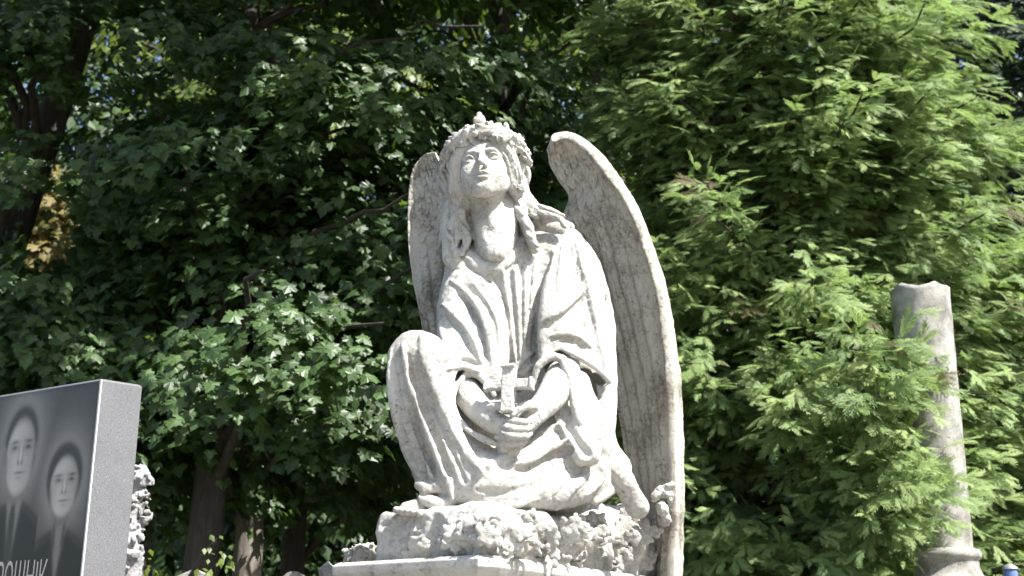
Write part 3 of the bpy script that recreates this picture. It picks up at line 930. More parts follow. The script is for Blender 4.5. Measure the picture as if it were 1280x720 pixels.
if DO_STATUE:
    base_pt = (*plan(.285, .6), ZP)
    ang = empty('angel_statue', base_pt, 'white stone angel sitting on a flower-carved rock and holding a small cross', 'statue')
    mesh_obj('head', *build_head(), STONE, ang)
    mesh_obj('clasped_hands', *build_arms(), STONE, ang)
    for ft in build_feet(): mesh_obj('foot', *ft, STONE, ang)
    mesh_obj('robe', *build_robe(), STONE, ang)
    mesh_obj('hair', *build_hair(), STONE, ang)
    mesh_obj('flower_garland', *build_garland(), STONE, ang)
    w = wing_mesh([(689, 171, .22), (712, 167, .20), (737, 182, .19), (765, 214, .18), (794, 258, .17), (814, 310, .16), (829, 360, .15), (838, 415, .15), (844, 470, .15), (847, 530, .19), (848, 600, .24), (847, 660, .28), (845, 736, .32)],
                  [(684, 186, .26), (687, 206, .30), (698, 226, .32), (711, 248, .34), (702, 282, .35), (715, 330, .37), (735, 390, .39), (755, 440, .40), (770, 490, .41), (779, 535, .42), (788, 585, .46), (800, 630, .49), (808, 670, .51), (816, 736, .53)],
                  .02, .012, 5, feath=6)
    mesh_obj('wing', *w, STONE_OLD, ang)
    w2 = wing_mesh([(548, 197, .24), (532, 196, .26), (519, 212, .28), (513, 240, .29), (512, 280, .29), (514, 318, .29), (519, 356, .28), (527, 395, .26), (534, 430, .25), (544, 480, .24), (556, 530, .23)],
                   [(558, 205, .20), (568, 225, .16), (578, 255, .14), (585, 285, .13), (588, 320, .12), (586, 350, .12), (580, 380, .12), (577, 410, .12), (575, 440, .12), (573, 480, .12), (570, 530, .13)],
                   .02, .012, 9, cov=.52, ns=160, nt=460, feath=4)
    mesh_obj('wing', *w2, STONE_OLD, ang)
    mesh_obj('rock_base', *build_base(), STONE, ang)
    # broken carved ivy caught at the foot of the wing
    gi = Grid((P(800, 640, .2)[0], 4.02, P(800, 672, .2)[2]), (P(850, 640, .3)[0], 4.34, P(800, 595, .2)[2]), .003)
    gi.ball(P(828, 616, .20), (.030, .03, .022), .004, rot('Y', 20)); gi.ball(P(835, 608, .19), (.022, .025, .012), .003, rot('Y', -30))
    gi.ball(P(821, 619, .19), (.016, .02, .024), .003, rot('Y', 40)); gi.ball(P(828, 637, .20), (.020, .03, .028), .004, rot('Y', -20))
    gi.ball(P(837, 623, .20), (.014, .02, .026), .003, rot('Y', 10)); gi.ball(P(831, 650, .23), (.022, .05, .022), .004)
    gi.noise(.01, .005, 7)
    mesh_obj('carved_leaf', *gi.mesh(), STONE, ang)
    mesh_obj('cross', *build_cross(), STONE, ang)

# ------------------------------------------------------------------ the pedestal
def prism(lo_pts, z0, hi_pts, z1):
    """ring of quads between two outlines"""
    n = len(lo_pts)
    V = [(*p, z0) for p in lo_pts] + [(*p, z1) for p in hi_pts]
    Q = [(i, (i + 1) % n, n + (i + 1) % n, n + i) for i in range(n)]
    return V, Q

def moulding(profile, cut=.03):
    """stack of outlines round the pedestal: profile = [(inset, z)] from the bottom up"""
    V = []; Q = []
    AL, AR = .56, 1.34
    def outline(i):
        a0, a1, b0, b1 = i, AL - i, i, AR - i
        k = cut
        pts = [(a0 + k, b0), (a1, b0), (a1, b1), (a0, b1), (a0, b0 + k * 2.2)]
        return [plan(*p) for p in pts][::-1]
    outs = [outline(i) for i, z in profile]
    n = len(outs[0])
    for (o_, (i, z)) in zip(outs, profile):
        V += [(*p, z) for p in o_]
    for r in range(len(profile) - 1):
        for j in range(n):
            Q.append((r * n + j, r * n + (j + 1) % n, (r + 1) * n + (j + 1) % n, (r + 1) * n + j))
    return np.array(V), np.array(Q), list(range((len(profile) - 1) * n, len(profile) * n)), list(range(n))

def hard_obj(name, V, faces, mat, parent=None, bevel=.004):
    me = bpy.data.meshes.new(name)
    off = np.array(parent_world(parent)) if parent is not None else np.zeros(3)
    me.from_pydata([tuple(np.array(v) - off) for v in V], [], [tuple(int(x) for x in f) for f in faces])
    me.validate(); me.update()
    import bmesh
    bm = bmesh.new(); bm.from_mesh(me); bmesh.ops.recalc_face_normals(bm, faces=bm.faces[:])
    if bevel: bmesh.ops.bevel(bm, geom=[e for e in bm.edges if len(e.link_faces) == 2 and e.calc_face_angle() > .3], offset=bevel, segments=2, affect='EDGES', profile=.6)
    bm.to_mesh(me); bm.free()
    me.materials.append(mat)
    o = bpy.data.objects.new(name, me); COL.objects.link(o)
    if parent is not None: o.parent = parent
    return o

def build_pedestal():
    c = plan(.28, .5)
    ped = empty('monument_pedestal', (c[0], c[1], 0), 'tall pale stone pedestal with a moulded cornice carrying the angel', 'pedestal')
    V, Q, top, bot = moulding([(.10, 1.74), (.10, 1.765), (.055, 1.79), (.045, 1.80), (.045, 1.842), (.028, 1.852), (.015, 1.858), (.008, 1.868), (.0, 1.880), (.0, 1.903), (.012, ZP)])
    hard_obj('cornice', V, list(Q) + [top, bot[::-1]], STONE, ped, .003)
    V, Q, top, bot = moulding([(.12, .42), (.12, 1.737)])
    hard_obj('shaft', V, list(Q) + [top, bot[::-1]], STONE, ped, .006)
    V, Q, top, bot = moulding([(-.06, -.2), (-.06, .30), (-.02, .36), (.06, .417)])
    hard_obj('plinth', V, list(Q) + [top, bot[::-1]], STONE, ped, .006)

build_pedestal()
# ------------------------------------------------------------------ granite gravestone with engraved portraits
def granite(name, col, spk, rough, bump=.1):
    m, nt, b = new_mat(name); N = NT(nt); v = N.coord()
    f = N.noise(v, 420, 3, .7); g = N.noise(v, 9, 5, .6)
    c = N.mix(N.ramp(f, [(.42, 0.0), (.62, 1.0)]), col, spk)
    c = N.mix(N.math('MULTIPLY', N.ramp(g, [(.45, 0.0), (.75, 1.0)]), .25), c, tuple(x * .6 for x in col))
    N.l(c, b.inputs['Base Color']); b.inputs['Roughness'].default_value = rough
    N.l(N.bump(f, bump, .0008), b.inputs['Normal'])
    return m
GR_SIDE = granite('sawn_grey_granite', (.060, .060, .063), (.135, .135, .14), .6, .3)
GR_EDGE = granite('pale_sawn_edge', (.34, .34, .35), (.42, .42, .43), .6)

GC = np.array([-1.186, 3.5]); GL = np.array([-.859, .511]); GS = np.array([.747, .664])
GN = np.array([-.511, -.859])
GTOP = 2.410
def face_at(px, py):
    """pixel -> (distance left of the corner, height) on the stone's front"""
    d = ray(px, py)
    t = (GC - CAM[:2]) @ GN / (d[:2] @ GN)
    p = CAM + d * t
    return (p[:2] - GC) @ GL, p[2]
def gpt(a, z, out=0.0):
    q = GC + GL * a + GN * out
    return (q[0], q[1], z)

def build_gravestone():
    cen = GC + GL * .48 + GS * .06
    gs = empty('granite_gravestone', (cen[0], cen[1], 0), 'dark polished granite gravestone engraved with portraits of a man and a woman', 'gravestone')
    Wd, T = .96, .126
    A = [GC, GC + GL * Wd, GC + GL * Wd + GS * T, GC + GS * T]
    b_ = .006
    def rect(i):
        u, w_ = GL, GS
        return [GC + u * i + w_ * i, GC + u * (Wd - i) + w_ * i, GC + u * (Wd - i) + w_ * (T - i), GC + u * i + w_ * (T - i)]
    V = [(*p, .40) for p in rect(0)] + [(*p, GTOP - b_) for p in rect(0)] + [(*p, GTOP) for p in rect(b_)]
    F_ = [(0, 1, 2, 3)] + [(i, (i + 1) % 4, 4 + (i + 1) % 4, 4 + i) for i in range(4)] + [(4 + i, 4 + (i + 1) % 4, 8 + (i + 1) % 4, 8 + i) for i in range(4)] + [(8, 9, 10, 11)]
    hard_obj('slab', V, F_, GR_SIDE, gs, .0015)
    # pale sawn arris round the polished front
    e = .0042
    for (p, q) in (((-.001, .42), (-.001, GTOP - .002)),):
        V = [gpt(-.001, .42, .002), gpt(e, .42, .002), gpt(e, GTOP - .003, .002), gpt(-.001, GTOP - .003, .002), gpt(-.001, .42, -.004), gpt(e, .42, -.004), gpt(e, GTOP - .003, -.004), gpt(-.001, GTOP - .003, -.004)]
        hard_obj('arris', V, [(0, 1, 2, 3), (4, 5, 6, 7), (0, 1, 5, 4), (1, 2, 6, 5), (2, 3, 7, 6), (3, 0, 4, 7)], GR_EDGE, gs, 0)
    V = [gpt(e, GTOP - .0065, .002), gpt(Wd, GTOP - .0065, .002), gpt(Wd, GTOP - .002, .002), gpt(e, GTOP - .002, .002), gpt(e, GTOP - .0065, -.004), gpt(Wd, GTOP - .0065, -.004), gpt(Wd, GTOP - .002, -.004), gpt(e, GTOP - .002, -.004)]
    hard_obj('arris', V, [(0, 1, 2, 3), (4, 5, 6, 7), (0, 1, 5, 4), (1, 2, 6, 5), (2, 3, 7, 6), (3, 0, 4, 7)], GR_EDGE, gs, 0)
    # engraved front: stippled greys in polished black stone
    m, nt, b = new_mat('engraved_polished_granite'); N = NT(nt)
    at = N.n('ShaderNodeAttribute', attribute_name='tint')
    st = N.noise(N.coord(), 700, 2, .8)
    v = N.math('MULTIPLY', at.outputs['Fac'], N.math('ADD', N.math('MULTIPLY', st, .7), .65))
    N.l(N.ramp(v, [(0.0, (.010, .0105, .010)), (.12, (.040, .040, .038)), (.5, (.21, .21, .203)), (1.0, (.52, .52, .50))]), b.inputs['Base Color'])
    N.l(N.ramp(at.outputs['Fac'], [(0, .30), (.5, .6)]), b.inputs['Roughness'])
    b.inputs['Specular IOR Level'].default_value = .3
    def sm(d, w_): return 1 / (1 + np.exp(np.clip(d / w_, -40, 40)))
    def ell(X, Z, cx, cz, rx, rz): return np.sqrt(((X - cx) / rx) ** 2 + ((Z - cz) / rz) ** 2) - 1
    rng = np.random.default_rng(3)
    def panel(name, a0, a1, z0, z1, draw):
        step = .0022
        na, nz = int((a1 - a0) / step) + 2, int((z1 - z0) / step) + 2
        aa = np.linspace(a0, a1, na); zz = np.linspace(z0, z1, nz)
        A_, Z_ = np.meshgrid(aa, zz)
        tint = np.clip(draw(A_, Z_) + rng.normal(0, .012, A_.shape), 0, 1)
        V = np.stack([GC[0] + GL[0] * A_ + GN[0] * .0015, GC[1] + GL[1] * A_ + GN[1] * .0015, Z_], -1).reshape(-1, 3)
        idx = np.arange(na * nz).reshape(nz, na)
        Q = np.stack([idx[:-1, 1:], idx[:-1, :-1], idx[1:, :-1], idx[1:, 1:]], -1).reshape(-1, 4)
        mesh_obj(name, V, Q, m, gs, False, tint.ravel())
    def head(px0, py0, px1, py1):
        """face box in pixels -> centre, half width, half height on the stone"""
        a, zt = face_at((px0 + px1) / 2, py0); a2, zb = face_at((px0 + px1) / 2, py1)
        l_, _ = face_at(px0, (py0 + py1) / 2); r_, _ = face_at(px1, (py0 + py1) / 2)
        return (l_ + r_) / 2, (zt + zb) / 2, abs(l_ - r_) / 2, (zt - zb) / 2
    def portrait(A_, Z_, box, woman):
        cx, cz, hw, hh = head(*box)
        X = -(A_ - cx) / hw; Y = (Z_ - cz) / hh              # X to the right in the picture
        t = .13 + 0 * X
        for bx, am in (((60, 560, 101, 645), .26), ((5, 512, 47, 614), .24)):
            c1, c2, w1, w2 = head(*bx)
            t = np.maximum(t, .12 + am * np.exp(-(np.maximum(ell(-(A_ - c1) / w1, (Z_ - c2) / w2, 0, .1, 1.15, 1.2), 0) / .5)))
        # shoulders and jacket
        sh = Y + 1.15 + .32 * np.abs(X) ** 1.4 + (.12 if woman else .0)
        jack = sm(sh, .05) * (Y < -.75)
        t = t * (1 - jack) + jack * (.03 + .05 * np.exp(-((sh + .12) / .1) ** 2))
        # shirt and tie, or blouse
        vsh = sm(np.abs(X) - .46 * np.clip((Y + 3.0) / 1.9, 0, 1), .05) * sm(Y + 1.0, .05)
        t = t * (1 - vsh) + vsh * (.40 if not woman else .34)
        if not woman:
            tie = sm(np.abs(X + .03) - .13 - .05 * (Y < -1.5), .03) * sm(Y + 1.28, .03)
            t = t * (1 - tie) + tie * .10
        else:
            for sx in (-1, 1):
                lap = sm(np.abs(X - sx * (.30 + .12 * (Y + 1.3))) - .07, .03) * sm(Y + 1.15, .05) * sm(-(Y + 1.9), .05)
                t = t * (1 - lap) + lap * .12
        neck = sm(np.abs(X) - .50, .05) * sm(Y + .62, .06) * sm(-(Y + 1.28 - .25 * np.abs(X)), .05)
        t = t * (1 - neck) + neck * .26
        # hair then face
        if woman:
            hair = sm(ell(X, Y, 0, .16, 1.06, 1.0), .05)
        else:
            hair = sm(ell(X, Y, .02, .16, .95, .90), .05)
        t = t * (1 - hair) + hair * (.06 + .05 * np.sin(X * 24 + Y * 9) ** 2)
        fa = sm(ell(X, Y, .04, -.10, .86, .92 if woman else 1.0), .04) * sm(ell(X, np.minimum(Y, 9), .04, -.35, .92 - .25 * np.clip(-Y, 0, 1), 1.12), .05)
        side = .60 - .16 * X - .06 * Y
        side = side - .12 * np.exp(-((np.abs(X + .55) / .22) ** 2)) * (Y < .2)
        t = t * (1 - fa) + fa * side
        def dark(cx_, cy_, rx, ry, amt):
            nonlocal t
            t = t - amt * fa * np.exp(-(((X - cx_) / rx) ** 2 + ((Y - cy_) / ry) ** 2))
        for sx in (-1, 1):
            dark(.06 + sx * .40, .20, .22, .045, .32)          # brow
            dark(.06 + sx * .38, .06, .17, .055, .30)          # eye
            dark(.06 + sx * .38, .03, .24, .12, .10)
            dark(.06 + sx * .12, -.10, .05, .22, .10)
            dark(.06 + sx * .12, -.30, .06, .05, .22)
            dark(.06 + sx * .80, -.45, .12, .4, .20)
        dark(.06, -.55, .27, .035, .34); dark(.06, -.68, .18, .05, .12); dark(.06, -.34, .12, .04, .12)
        t = t + fa * .10 * np.exp(-(((X - .06) / .06) ** 2 + ((Y + .12) / .2) ** 2)) + fa * .07 * np.exp(-((X / .5) ** 2 + ((Y - .5) / .2) ** 2))
        if not woman:
            for sx in (-1, 1):
                ear = sm(ell(X, Y, .02 + sx * .97, -.05, .10, .22), .05); t = t * (1 - ear) + ear * .34
        return t
    aS, _ = face_at(53, 600)
    panel('engraved_portrait', e + .001, aS, .45, GTOP - .007, lambda A_, Z_: portrait(A_, Z_, (60, 560, 101, 645), True))
    panel('engraved_portrait', aS, Wd - .001, .45, GTOP - .007, lambda A_, Z_: portrait(A_, Z_, (5, 512, 47, 614), False))
    # the line of lettering under the portraits
    ch = bpy.data.curves.new('lettering', 'FONT'); ch.body = 'РОШНIК'; ch.size = 1
    to = bpy.data.objects.new('tmp_text', ch); COL.objects.link(to)
    bpy.context.view_layer.update()
    me = bpy.data.meshes.new_from_object(to.evaluated_get(bpy.context.evaluated_depsgraph_get()))
    bpy.data.objects.remove(to)
    co = np.zeros(len(me.vertices) * 3); me.vertices.foreach_get('co', co); co = co.reshape(-1, 3)
    x0, x1 = co[:, 0].min(), co[:, 0].max(); y0, y1 = co[:, 1].min(), co[:, 1].max()
    al, zt = face_at(-1, 703); ar, zt2 = face_at(61, 698)
    hgt = .098
    a_ = al + (co[:, 0] - x0) / (x1 - x0) * (ar - al); z_ = zt2 - hgt + (co[:, 1] - y0) / (y1 - y0) * hgt
    W_ = np.stack([GC[0] + GL[0] * a_ + GN[0] * .0022, GC[1] + GL[1] * a_ + GN[1] * .0022, z_], 1) - np.array(gs.location)
    me.vertices.foreach_set('co', W_.astype(np.float32).ravel()); me.update()
    me.materials.clear(); me.materials.append(granite('light_lettering', (.30, .30, .29), (.40, .40, .39), .8))
    lo_ = bpy.data.objects.new('lettering', me); COL.objects.link(lo_); lo_.parent = gs
    # foot of the stone
    f0 = cen
    ex = [(-.12, -.12), (Wd + .12, -.12), (Wd + .12, T + .12), (-.12, T + .12)]
    V = [(*(GC + GL * a + GS * b2), z) for z in (-.1, .395) for a, b2 in ex]
    hard_obj('plinth', V, [(0, 1, 2, 3), (4, 5, 6, 7)] + [(i, (i + 1) % 4, 4 + (i + 1) % 4, 4 + i) for i in range(4)], GR_SIDE, gs, .006)

build_gravestone()

ROUGH = stone_mat('rough_hewn_grey_stone', (.36, .36, .37), (.30, .29, .27), (.10, .10, .095), .6, .7, 1.0, 1.6)
def rough_block(name, label, cat, c, hf, ang, seed, mat=ROUGH, h=.004, amp=1.0, extra=()):
    c = np.array(c); hf = np.array(hf)
    m = np.linalg.norm(hf[:2]) + .08
    g = Grid((c[0] - m, c[1] - m, c[2] - hf[2] - .04), (c[0] + m, c[1] + m, c[2] + hf[2] + .09), h)
    g.brick(c, hf, rot('Z', ang), .012, .01)
    for (p, r) in extra: g.ball(c + np.array(p), r, .02)
    g.noise(.09, .03 * amp, seed); g.noise(.04, .030 * amp, seed + 1, True); g.noise(.018, .020 * amp, seed + 2, True); g.noise(.009, .007 * amp, seed + 3)
    V, Q = g.mesh()
    o = bpy.data.objects.new
    ob = mesh_obj(name, V - c * np.array([1, 1, 0]), Q, mat)
    ob.location = (c[0], c[1], 0)
    return tag(ob, label, cat)

if DO_STATUE:
    p = PY(174, 600, 3.95); zt = PY(174, 572, 3.95)[2]
    rough_block('rough_hewn_stele', 'rough hewn grey stone slab standing close behind the polished gravestone', 'gravestone', (p[0] - .10, 4.02, zt - .62), (.115, .05, .60), 40, 5)
    p = PY(452, 690, 4.55); zt = PY(452, 676, 4.55)[2]
    rough_block('rough_boulder', 'craggy grey boulder behind the left end of the stone pedestal', 'boulder', (p[0] + .02, 4.62, zt - .25), (.075, .09, .24), 25, 15, STONE_OLD, .004, .8)
    p = PY(424, 712, 4.9); zt = PY(424, 704, 4.9)[2]
    rough_block('low_boulder', 'low dark mossy rock below the craggy boulder', 'boulder', (p[0] - .01, 4.95, zt - .2), (.07, .09, .19), 5, 25, ROUGH, .005, .8)

def lathe(profile, seg=64, wob=0.0, seed=0):
    rng = np.random.default_rng(seed)
    n = len(profile); V = []
    for (r, z) in profile:
        for j in range(seg):
            a = 2 * math.pi * j / seg
            V.append((r * math.cos(a), r * math.sin(a), z))
    V = np.array(V)
    Q = [(i * seg + j, i * seg + (j + 1) % seg, (i + 1) * seg + (j + 1) % seg, (i + 1) * seg + j) for i in range(n - 1) for j in range(seg)]
    return V, np.array(Q)

COLSTONE = stone_mat('pale_column_stone', (.37, .355, .32), (.30, .285, .25), (.09, .088, .082), .75, .65, .8, 1.6)
def build_column():
    Y = 6.9
    bot = PY(1190, 690, Y); top = PY(1152, 364, Y)
    cx, cz0, cz1 = (bot[0] + top[0]) / 2 - .022, bot[2], top[2] + .0
    o = empty('broken_column', (cx, Y, 0), 'pale round stone column with broken off top rising among the cypress branches', 'column')
    rb, rt = .142, .166
    zs = np.linspace(cz0 + .03, cz1, 60)
    prof = [(rb + .004, cz0 + .012)] + [(rb + (rt - rb) * ((z - cz0) / (cz1 - cz0)), z) for z in zs]
    seg = 72
    V, Q = lathe(prof, seg)
    rng = np.random.default_rng(2)
    ph = rng.uniform(0, 6, 6)
    a = np.arctan2(V[:, 1], V[:, 0])
    rim = (V[:, 2] > cz1 - .10)
    V[:, 2] += rim * ((V[:, 2] - cz1 + .10) / .10) * (.008 * np.sin(a * 2 + ph[0]) + .004 * np.sin(a * 5 + ph[1]) + .003 * np.sin(a * 13 + ph[2]))
    capc = len(V)
    last = np.arange(capc - seg, capc)
    inner = V[last].copy(); inner[:, :2] *= .82; inner[:, 2] += .012 + .01 * np.sin(a[last] * 4)
    V = np.concatenate([V, inner, [[0, 0, cz1 + .01]]])
    rad = np.hypot(V[:, 0], V[:, 1]) + 1e-6
    dr = .0012 * np.sin(31 * V[:, 2] + 3 * np.arctan2(V[:, 1], V[:, 0]))
    V[:, 0] *= 1 + dr / rad.max(); V[:, 1] *= 1 + dr / rad.max()
    Q2 = np.array([(capc - seg + j, capc - seg + (j + 1) % seg, capc + (j + 1) % seg, capc + j) for j in range(seg)])
    T2 = np.array([(capc + j, capc + (j + 1) % seg, capc + seg) for j in range(seg)])
    V = V + np.array([cx, Y, 0])
    mesh_obj('shaft', V, [np.concatenate([Q, Q2]), T2], COLSTONE, o)
    z = cz0
    prof = [(.0, z + .0135), (.150, z + .013), (.172, z + .006), (.182, z - .012), (.184, z - .026), (.178, z - .040), (.166, z - .050), (.164, z - .062), (.168, z - .095), (.180, z - .13), (.21, z - .16), (.21, z - .22)]
    V, Q = lathe(prof[::-1], seg); mesh_obj('base_moulding', V + np.array([cx, Y, 0]), Q, COLSTONE, o)
    s = .26; z0 = z - .222
    V = [(cx + sx * s, Y + sy * s, zz) for zz in (.0, z0) for sx, sy in ((-1, -1), (1, -1), (1, 1), (-1, 1))]
    hard_obj('pedestal', V, [(0, 1, 2, 3), (4, 5, 6, 7)] + [(i, (i + 1) % 4, 4 + (i + 1) % 4, 4 + i) for i in range(4)], COLSTONE, o, .01)
    return cx, Y
COLX, COLY = build_column()

def small_stone(px, py, Y, wpx, label, peak):
    p = PY(px, py, Y); w = wpx / F_PX * Y * 1.03 / 2
    prof = [(-w, p[2] - .9), (w, p[2] - .9), (w, p[2] - .05)] + [(w * math.cos(t), p[2] - .05 + .05 * (math.sin(t) if not peak else 1 - abs(math.cos(t)))) for t in np.linspace(0.2, math.pi - .2, 9)] + [(-w, p[2] - .05)]
    n = len(prof)
    V = [(x, -.06, z) for x, z in prof] + [(x, .06, z) for x, z in prof]
    F_ = [list(range(n)), list(range(n, 2 * n))[::-1]] + [(i, (i + 1) % n, n + (i + 1) % n, n + i) for i in range(n)]
    o = hard_obj('headstone', V, F_, COLSTONE, None, .006)
    o.location = (p[0], Y, 0)
    return tag(o, label, 'gravestone')
small_stone(246, 712, 6.4, 56, 'top of a pale gabled headstone left of the dark tree trunks', True)
small_stone(369, 715, 7.4, 26, 'small pale rounded headstone top right of the sunlit tree trunk', False)

def build_lantern():
    p = PY(1262, 706, 6.2)
    o = empty('grave_lantern', (p[0], 6.2, 0), 'small blue glass grave lantern on a stone post at the right edge', 'lantern')
    m, nt, b = new_mat('blue_glass'); b.inputs['Base Color'].default_value = (.10, .14, .30, 1); b.inputs['Roughness'].default_value = .12
    V, Q = lathe([(.030, p[2] - .12), (.034, p[2] - .08), (.034, p[2] - .04), (.026, p[2] - .015)], 32); mesh_obj('glass', V + np.array([p[0], 6.2, 0]), Q, m, o)
    m, nt, b = new_mat('dull_metal'); b.inputs['Base Color'].default_value = (.5, .5, .52, 1); b.inputs['Metallic'].default_value = .8; b.inputs['Roughness'].default_value = .35
    V, Q = lathe([(.037, p[2] - .022), (.037, p[2] - .014), (.020, p[2] - .002), (.008, p[2] + .006), (.0, p[2] + .008)], 32); mesh_obj('cap', V + np.array([p[0], 6.2, 0]), Q, m, o)
    s = .10
    V = [(p[0] + sx * s, 6.2 + sy * s, zz) for zz in (-.1, p[2] - .121) for sx, sy in ((-1, -1), (1, -1), (1, 1), (-1, 1))]
    hard_obj('post', V, [(0, 1, 2, 3), (4, 5, 6, 7)] + [(i, (i + 1) % 4, 4 + (i + 1) % 4, 4 + i) for i in range(4)], COLSTONE, o, .01)
build_lantern()
# ------------------------------------------------------------------ ground
def ground_z(x, y):
    return np.maximum(0, (y - 6.0)) * .14 + .05 * np.sin(x * .7) * np.clip((y - 5) / 4, 0, 1) + np.clip(y - 27, 0, 8) * 1.4
def build_ground():
    xs = np.concatenate([np.linspace(-400, -30, 12), np.linspace(-28, 28, 90), np.linspace(30, 400, 12)])
    ys = np.concatenate([np.linspace(-300, -8, 10), np.linspace(-6, 45, 100), np.linspace(50, 500, 14)])
    X, Yv = np.meshgrid(xs, ys)
    Z = np.minimum(ground_z(X, Yv), 15.0)
    V = np.stack([X, Yv, Z], -1).reshape(-1, 3)
    idx = np.arange(V.shape[0]).reshape(X.shape)
    Q = np.stack([idx[:-1, :-1], idx[:-1, 1:], idx[1:, 1:], idx[1:, :-1]], -1).reshape(-1, 4)
    m, nt, b = new_mat('grassy_ground'); N = NT(nt); v = N.coord()
    c = N.mix(N.noise(v, 2.5, 6, .7), (.035, .055, .018), (.07, .06, .035))
    N.l(c, b.inputs['Base Color']); b.inputs['Roughness'].default_value = .95
    N.l(N.bump(N.noise(v, 22, 6, .8), .8, .05), b.inputs['Normal'])
    tag(mesh_obj('ground', V, Q, m), kind='structure')
    m, nt, b = new_mat('bounce_gravel'); N = NT(nt); v = N.coord()  # unseen pale gravel, added to bounce warm fill light onto the statue
    N.l(N.mix(N.noise(v, 60, 6, .8), (.22, .205, .18), (.38, .355, .32)), b.inputs['Base Color']); b.inputs['Roughness'].default_value = .95
    N.l(N.bump(N.noise(v, 90, 4, .8), .8, .02), b.inputs['Normal'])
    X, Yv = np.meshgrid(np.linspace(-6, 6, 40), np.linspace(-6, 5.4, 40))
    V = np.stack([X, Yv, ground_z(X, Yv) + .012], -1).reshape(-1, 3); idx = np.arange(1600).reshape(40, 40)
    Q = np.stack([idx[:-1, :-1], idx[:-1, 1:], idx[1:, 1:], idx[1:, :-1]], -1).reshape(-1, 4)
    tag(mesh_obj('gravel_bounce_sheet', V, Q, m), kind='structure')
build_ground()

# ------------------------------------------------------------------ leaves
def norm(a): return a / (np.linalg.norm(a, axis=-1, keepdims=True) + 1e-9)
def place(tv, tf, c, tip, nrm, size, tint):
    """instances of a flat leaf template as one real mesh: tv (k,3) x along tip, y side, z normal"""
    tip = norm(tip); nrm = norm(nrm - tip * np.sum(nrm * tip, 1, keepdims=True)); side = np.cross(nrm, tip)
    size = np.broadcast_to(size, (len(c),))
    V = c[:, None] + size[:, None, None] * (tv[None, :, 0:1] * tip[:, None] + tv[None, :, 1:2] * side[:, None] + tv[None, :, 2:3] * nrm[:, None])
    k = len(tv)
    F_ = [ (np.asarray(f)[None] + (np.arange(len(c)) * k)[:, None, None]).reshape(-1, np.asarray(f).shape[1]) for f in tf]
    return V.reshape(-1, 3), F_, np.repeat(tint, k)

def maple_template(v=0):
    rng = np.random.default_rng(v)
    h = [(-.02, .0), (-.12, .16), (-.18, .40), (.04, .34), (.10, .62), (.26, .50), (.34, .60), (.44, .28), (.62, .30), (.66, .20), (1.0, .0)]
    up = [(x + rng.uniform(-.02, .02), y + rng.uniform(-.02, .02)) for x, y in h[1:-1]]
    out = [h[0]] + up + [h[-1]] + [(x, -y) for x, y in up[::-1]]
    fold = rng.uniform(.10, .35); dr = rng.uniform(.1, .35)
    P_ = np.array([(.22, 0, .02)] + [(x, y, -fold * abs(y) - dr * max(x, 0) ** 2 * .8 + .03 * math.sin(9 * x + 7 * y)) for x, y in out])
    n = len(out)
    F_ = np.array([(0, 1 + i, 1 + (i + 1) % n) for i in range(n)])
    return P_, [F_]

def simple_leaf():
    P_ = np.array([(0, 0, 0), (.35, .32, -.08), (1, 0, -.15), (.35, -.32, -.08)], float)
    return P_, [np.array([(0, 1, 2), (0, 2, 3)])]

def thuja_template(v=0):
    """flat fern-like spray: axis, side branchlets, scale-leaf tips"""
    rng = np.random.default_rng(100 + v)
    P_ = []; Q = []; T = []
    def kite(a, d, L, w, z0, z1):
        s = np.array([-d[1], d[0]]); b = a + d * L; m_ = a + d * L * .45
        i = len(P_)
        P_.extend([(*a, z0), (*(m_ + s * w), z0 * .5 + z1 * .5), (*b, z1), (*(m_ - s * w), z0 * .5 + z1 * .5)])
        Q.append((i, i + 1, i + 2, i + 3))
    kite(np.array([0., 0.]), np.array([1., 0.]), 1.0, .012, 0, 0)
    n = 11
    for k in range(n):
        for s in (-1, 1):
            x = .08 + .86 * (k + .25 * s + rng.uniform(-.1, .1)) / n
            L = (.50 * math.sin(math.pi * min(1, .25 + .80 * (1 - x))) + .06) * rng.uniform(.70, 1.15)
            an = math.radians(rng.uniform(38, 54)) * s
            d = np.array([math.cos(an), math.sin(an)]); a = np.array([x, 0.])
            zt = rng.uniform(-.05, .05)
            kite(a, d, L, .021, 0, zt)
            mleaf = 3 if L > .22 else 2
            for j in range(mleaf):
                for q in (-1, 1):
                    f = (j + .7 + .2 * q) / (mleaf + .6)
                    aa = an + q * math.radians(rng.uniform(28, 40))
                    dd = np.array([math.cos(aa), math.sin(aa)])
                    kite(a + d * L * f, dd, L * .40 * (1.15 - f) + .03, .0165, zt * f, zt * f + rng.uniform(-.02, .02))
    P_ = np.array(P_)
    P_[:, 2] += -.22 * P_[:, 0] ** 2 - .10 * np.abs(P_[:, 1])
    return P_, [np.array(Q)]

def cat_parts(parts):
    V = []; T = []; Fs = {}; o = 0
    for v, fs, t in parts:
        for f in fs: Fs.setdefault(f.shape[1], []).append(f + o)
        V.append(v); T.append(t); o += len(v)
    return np.concatenate(V), [np.concatenate(x) for x in Fs.values()], np.concatenate(T)

